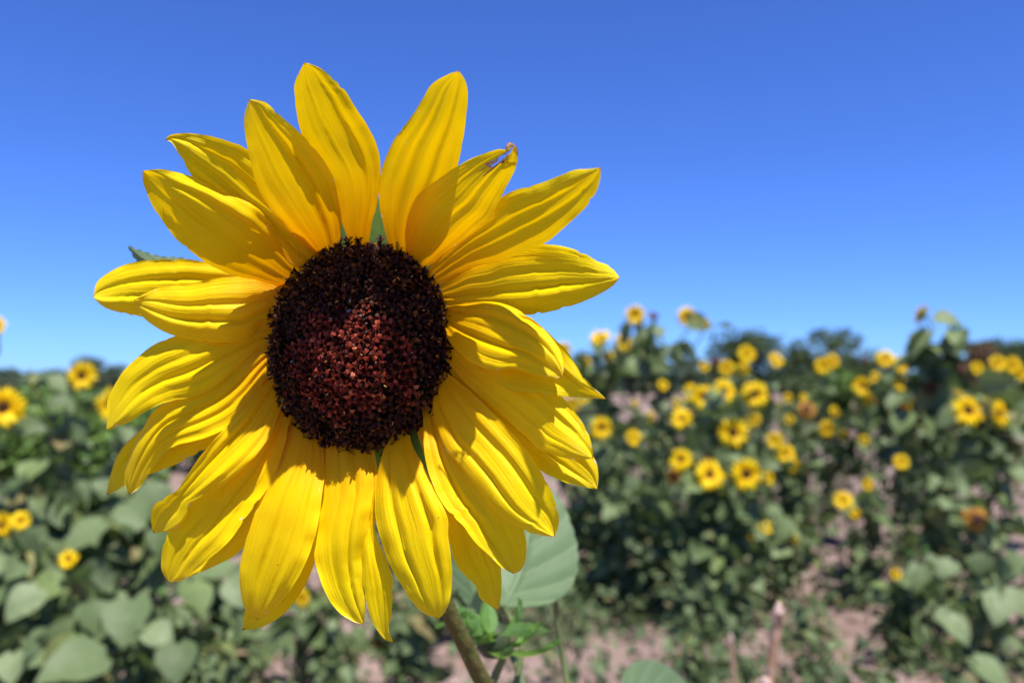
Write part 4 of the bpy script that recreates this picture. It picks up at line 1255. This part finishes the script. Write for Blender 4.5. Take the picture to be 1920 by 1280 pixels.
# ------------------------------------------------------------------ dead stalks close by
def stalk(pts, radii, label, seed):
    r = np.random.default_rng(seed)
    p = crom(pts, 40)
    base = p[-1].copy()
    root = empty('dry_stalk', tuple(base), label, 'dry stalk', 'dry broken stalks')
    mb = MB()
    L = np.linspace(0, 1, 40)
    rad = np.interp(L, [0, 1], radii) * (1 + 0.12 * np.sin(L * 60) * (r.random(40) > .4))
    mb.tube(p - base + r.normal(0, radii[0] * 0.06, (40, 3)), rad, 10)
    mb.obj('stem', [M['twig']], root)
    mb = MB()
    t0 = unit(p[0] - p[1])
    th = np.linspace(0, 2 * math.pi, 10, endpoint=False)
    a = unit(np.cross(t0, [0, 1, 0.2]))
    b = np.cross(t0, a)
    rings = []
    for q, z in ((1.03, -2.2), (1.04, -0.4), (0.92, 0.5), (0.55, 1.6), (0.3, 2.2), (0.02, 2.3)):
        rings.append([p[0] - base + t0 * radii[0] * z + radii[0] * q * (1 + .1 * r.normal()) * (math.cos(x) * a + math.sin(x) * b) for x in th])
    mb.grid(np.array(rings), closed=True)
    se = mb.obj('snapped_end', [M['twig_end']], root)
    # pale peeled patches: thin bark scales on the side
    for u in (3, 6, 9):
        c = p[u] - base
        mb = MB()
        mb.tube([c + [-.001, -rad[u] * .55, -.004], c + [-.0015, -rad[u] * .75, 0.0], c + [-.001, -rad[u] * .55, .005]], [.001, .0026, .001], 6)
        mb.obj('bark_scale', [M['twig_end']], root)
    if seed == 1:
        q = at(1440, 1290, .965) - base
        mb = MB()
        mb.tube(crom([q + [.004, .01, -.03], q + [-.004, 0, .004], q + [-.011, -.006, .012]], 8), [.005, .006, .0075, .0085, .009, .009, .007, .003], 10)
        mb.obj('stub', [M['twig_end']], root)
    return root


gx = at(1440, 1280, .98)[0]
stalk([at(1459, 1148, .98), at(1457, 1175, .98), at(1448, 1230, .98), at(1440, 1290, .98), at(1425, 1450, .97), [gx - 0.06, .95, 0.3], [gx - .07, .95, -0.02]], (.0058, .0085),
      'thick dry brown stalk with a pale snapped top at the bottom right of centre', 1)
gx = at(1375, 1280, 1.9)[0]
stalk([at(1370, 1195, 1.9), at(1372, 1225, 1.9), at(1378, 1290, 1.9), [gx + .01, 1.9, 0.3], [gx + .02, 1.9, -0.02]], (.005, .007),
      'thin reddish brown dry stalk further back left of the thick snapped one', 2)


# ------------------------------------------------------------------ hedge of bright green bushes on the left
def bush(name, px, d, halfw, top, label, matname, seed, n=2600, cat='bush', group=None, ls=(0.05, 0.11)):
    r = np.random.default_rng(seed)
    x0 = (px - 960) / F * d
    base = np.array([x0, d, 0.0])
    H = CAMZ + (720 - top) / F * d
    W = halfw / F * d
    root = empty(name, tuple(base), label, cat, group)
    mb = MB()
    for _ in range(8):
        a = r.uniform(0, 6.28)
        e_ = np.array([math.cos(a) * W * .6, math.sin(a) * W * .5, H * r.uniform(.6, .9)])
        mb.tube(crom([[0, 0, -.05], e_ * [.4, .4, .5], e_], 8), np.linspace(.02, .006, 8), 5)
    mb.obj('stem', [M['stem']], root)
    k = 26
    cen = np.stack([r.normal(0, .48, k) * W, r.normal(0, .4, k) * W * .7, r.uniform(.25, .88, k) * H], -1)
    ci = r.integers(0, k, n)
    o_ = unit(r.normal(0, 1, (n, 3)))
    pos = cen[ci] + o_ * (np.array([W * .30, W * .25, H * .20]) * r.uniform(.6, 1.05, (n, 1)))
    pos[:, 2] = np.clip(pos[:, 2], 0.03, None)
    mb = MB()
    add_leaves(mb, pos, o_, r.uniform(*ls, n), r, LT_S, up=.5)
    mb.obj('foliage', [M[matname]], root)
    return root


for i, (px, d, hw_, top, lab) in enumerate([
        (20, 9.5, 120, 730, 'bright green bush far left behind the largest blurred bloom'),
        (110, 9.0, 110, 728, 'bright green bush below the bloom standing at the tree line'),
        (215, 9.8, 110, 728, 'bright green bush beside the left petals'),
        (330, 10.5, 120, 735, 'bright green bush hidden behind the left petals'),
        (60, 7.5, 120, 765, 'lower bright green bush in front of the far left hedge'),
        (180, 7.2, 110, 775, 'lower bright green bush under the half hidden left bloom')]):
    bush('bush', px, d, hw_, top, lab, 'bright_leaf', 60 + i, group='bright green bushes on the left')
bush('bush', 1585, 20, 62, 690, 'smooth bright green bush in front of the wide round tree', 'bright_leaf', 80, cat='bush', ls=(.10, .2))
bush('bush', 1510, 24, 50, 712, 'dark low bush left of the bright green one beyond the field', 'tree_leaf', 81, cat='bush', ls=(.10, .2))


# ------------------------------------------------------------------ trees along the horizon
def tree(px, d, halfw, top, label, matname, seed, n=3800, low=0.12, name='tree'):
    r = np.random.default_rng(seed)
    x0 = (px - 960) / F * d
    H = CAMZ + (720 - top) / F * d
    W = halfw / F * d
    root = empty(name, (x0, d, 0.0), label, 'tree', 'trees along the horizon')
    mb = MB()
    mb.tube(crom([[0, 0, -.2], [0.1, 0, H * .25], [0, .1, H * .55], [.1, 0, H * .8]], 10), np.linspace(H * .035, H * .008, 10), 7)
    k = 34
    cen = []
    for _ in range(k):
        a = r.uniform(0, 6.28)
        v = r.uniform(0, 1)
        rr = (1 - abs(2 * v - 1) ** 2.6) ** 0.45 * r.uniform(.25, .78)
        cen.append((math.cos(a) * rr * W, math.sin(a) * rr * W, H * (low + .12 + (0.80 - low) * v)))
    cen = np.array(cen)
    for c in cen[::2]:
        mb.tube(crom([[0, 0, max(.1, c[2] * .45)], c * [.5, .5, .75], c], 6), np.linspace(H * .012, H * .003, 6), 4)
    mb.obj('trunk', [M['bark']], root)
    ci = r.integers(0, k, n)
    o_ = unit(r.normal(0, 1, (n, 3)))
    sz = r.uniform(.16, .34, k)[ci][:, None]
    pos = cen[ci] + o_ * np.array([W, W, H * .42]) * sz * (r.uniform(.55, 1.1, (n, 1)))
    pos[:, 2] = np.maximum(pos[:, 2], 0.2)
    mb = MB()
    add_leaves(mb, pos, o_, r.uniform(.03, .075, n) * H, r, LT_F, up=.4)
    mb.obj('crown', [M[matname]], root)
    return root


T1, T2, T3 = 'tree_leaf', 'tree_leaf_grey', 'tree_leaf_rust'
for i, (px, d, hw_, top, m_, lab) in enumerate([
        (1400, 55, 84, 620, T1, 'dark round topped tree between the two blurred sunflower clumps'),
        (1556, 50, 110, 614, T1, 'wide dark round tree standing alone left of the tallest right hand plant'),
        (1185, 60, 75, 632, T2, 'grey green tree behind the loose bunch of blooms'),
        (1290, 65, 60, 668, T2, 'small grey green tree behind the tall plant with two round blooms'),
        (1100, 62, 60, 662, T1, 'dark tree just right of the big flower petals'),
        (1480, 75, 50, 676, T1, 'small distant dark tree left of the wide round one'),
        (1650, 80, 50, 668, T1, 'distant low dark tree right of the wide round one'),
        (1795, 58, 34, 630, T1, 'narrow dark tree just right of the tallest sunflower plant'),
        (1842, 55, 34, 646, T3, 'rusty brown leaved tree among the dark trees at right'),
        (1850, 70, 55, 628, T1, 'dark tree behind the rusty brown one'),
        (1915, 60, 60, 640, T1, 'dark tree cut by the right edge'),
        (1345, 70, 30, 672, T3, 'small dark red tree left of the dark round topped one'),
        (10, 75, 60, 702, T2, 'low grey green tree at the far left edge'),
        (95, 70, 60, 690, T2, 'grey green tree between the far left edge and the tree line bloom'),
        (160, 65, 45, 668, T2, 'higher grey green tree right behind the tree line bloom'),
        (225, 68, 60, 684, T2, 'grey green tree touching the left petals'),
        (310, 70, 70, 680, T2, 'grey green tree hidden behind the left petals'),
        (960, 70, 90, 670, T1, 'dark tree hidden behind the right petals'),
        (700, 75, 120, 670, T2, 'grey green tree hidden behind the maroon centre')]):
    tree(px, d, hw_, top, lab, m_, 200 + i)

# a low far wood closing the horizon between the single trees
r_ = np.random.default_rng(77)
mb_ = MB()
n_ = 26000
ang_ = r_.uniform(-0.95, 0.95, n_)
dd_ = r_.uniform(95, 112, n_)
hh_ = np.array([2.4 + 1.2 * mnoise.noise(Vector((a * 9, 0, 0))) + 0.8 * mnoise.noise(Vector((a * 40, 3, 0))) for a in ang_])
pos_ = np.stack([np.sin(ang_) * dd_, np.cos(ang_) * dd_, hh_ * r_.uniform(0.02, 1, n_)], -1)
add_leaves(mb_, pos_, unit(r_.normal(0, 1, (n_, 3))), r_.uniform(.5, 1.1, n_), r_, LT_F, up=.4)
tag(mb_.obj('far_wood', [M['tree_leaf_grey']]), 'low far wood along the horizon behind the field', 'wood', kind='stuff')
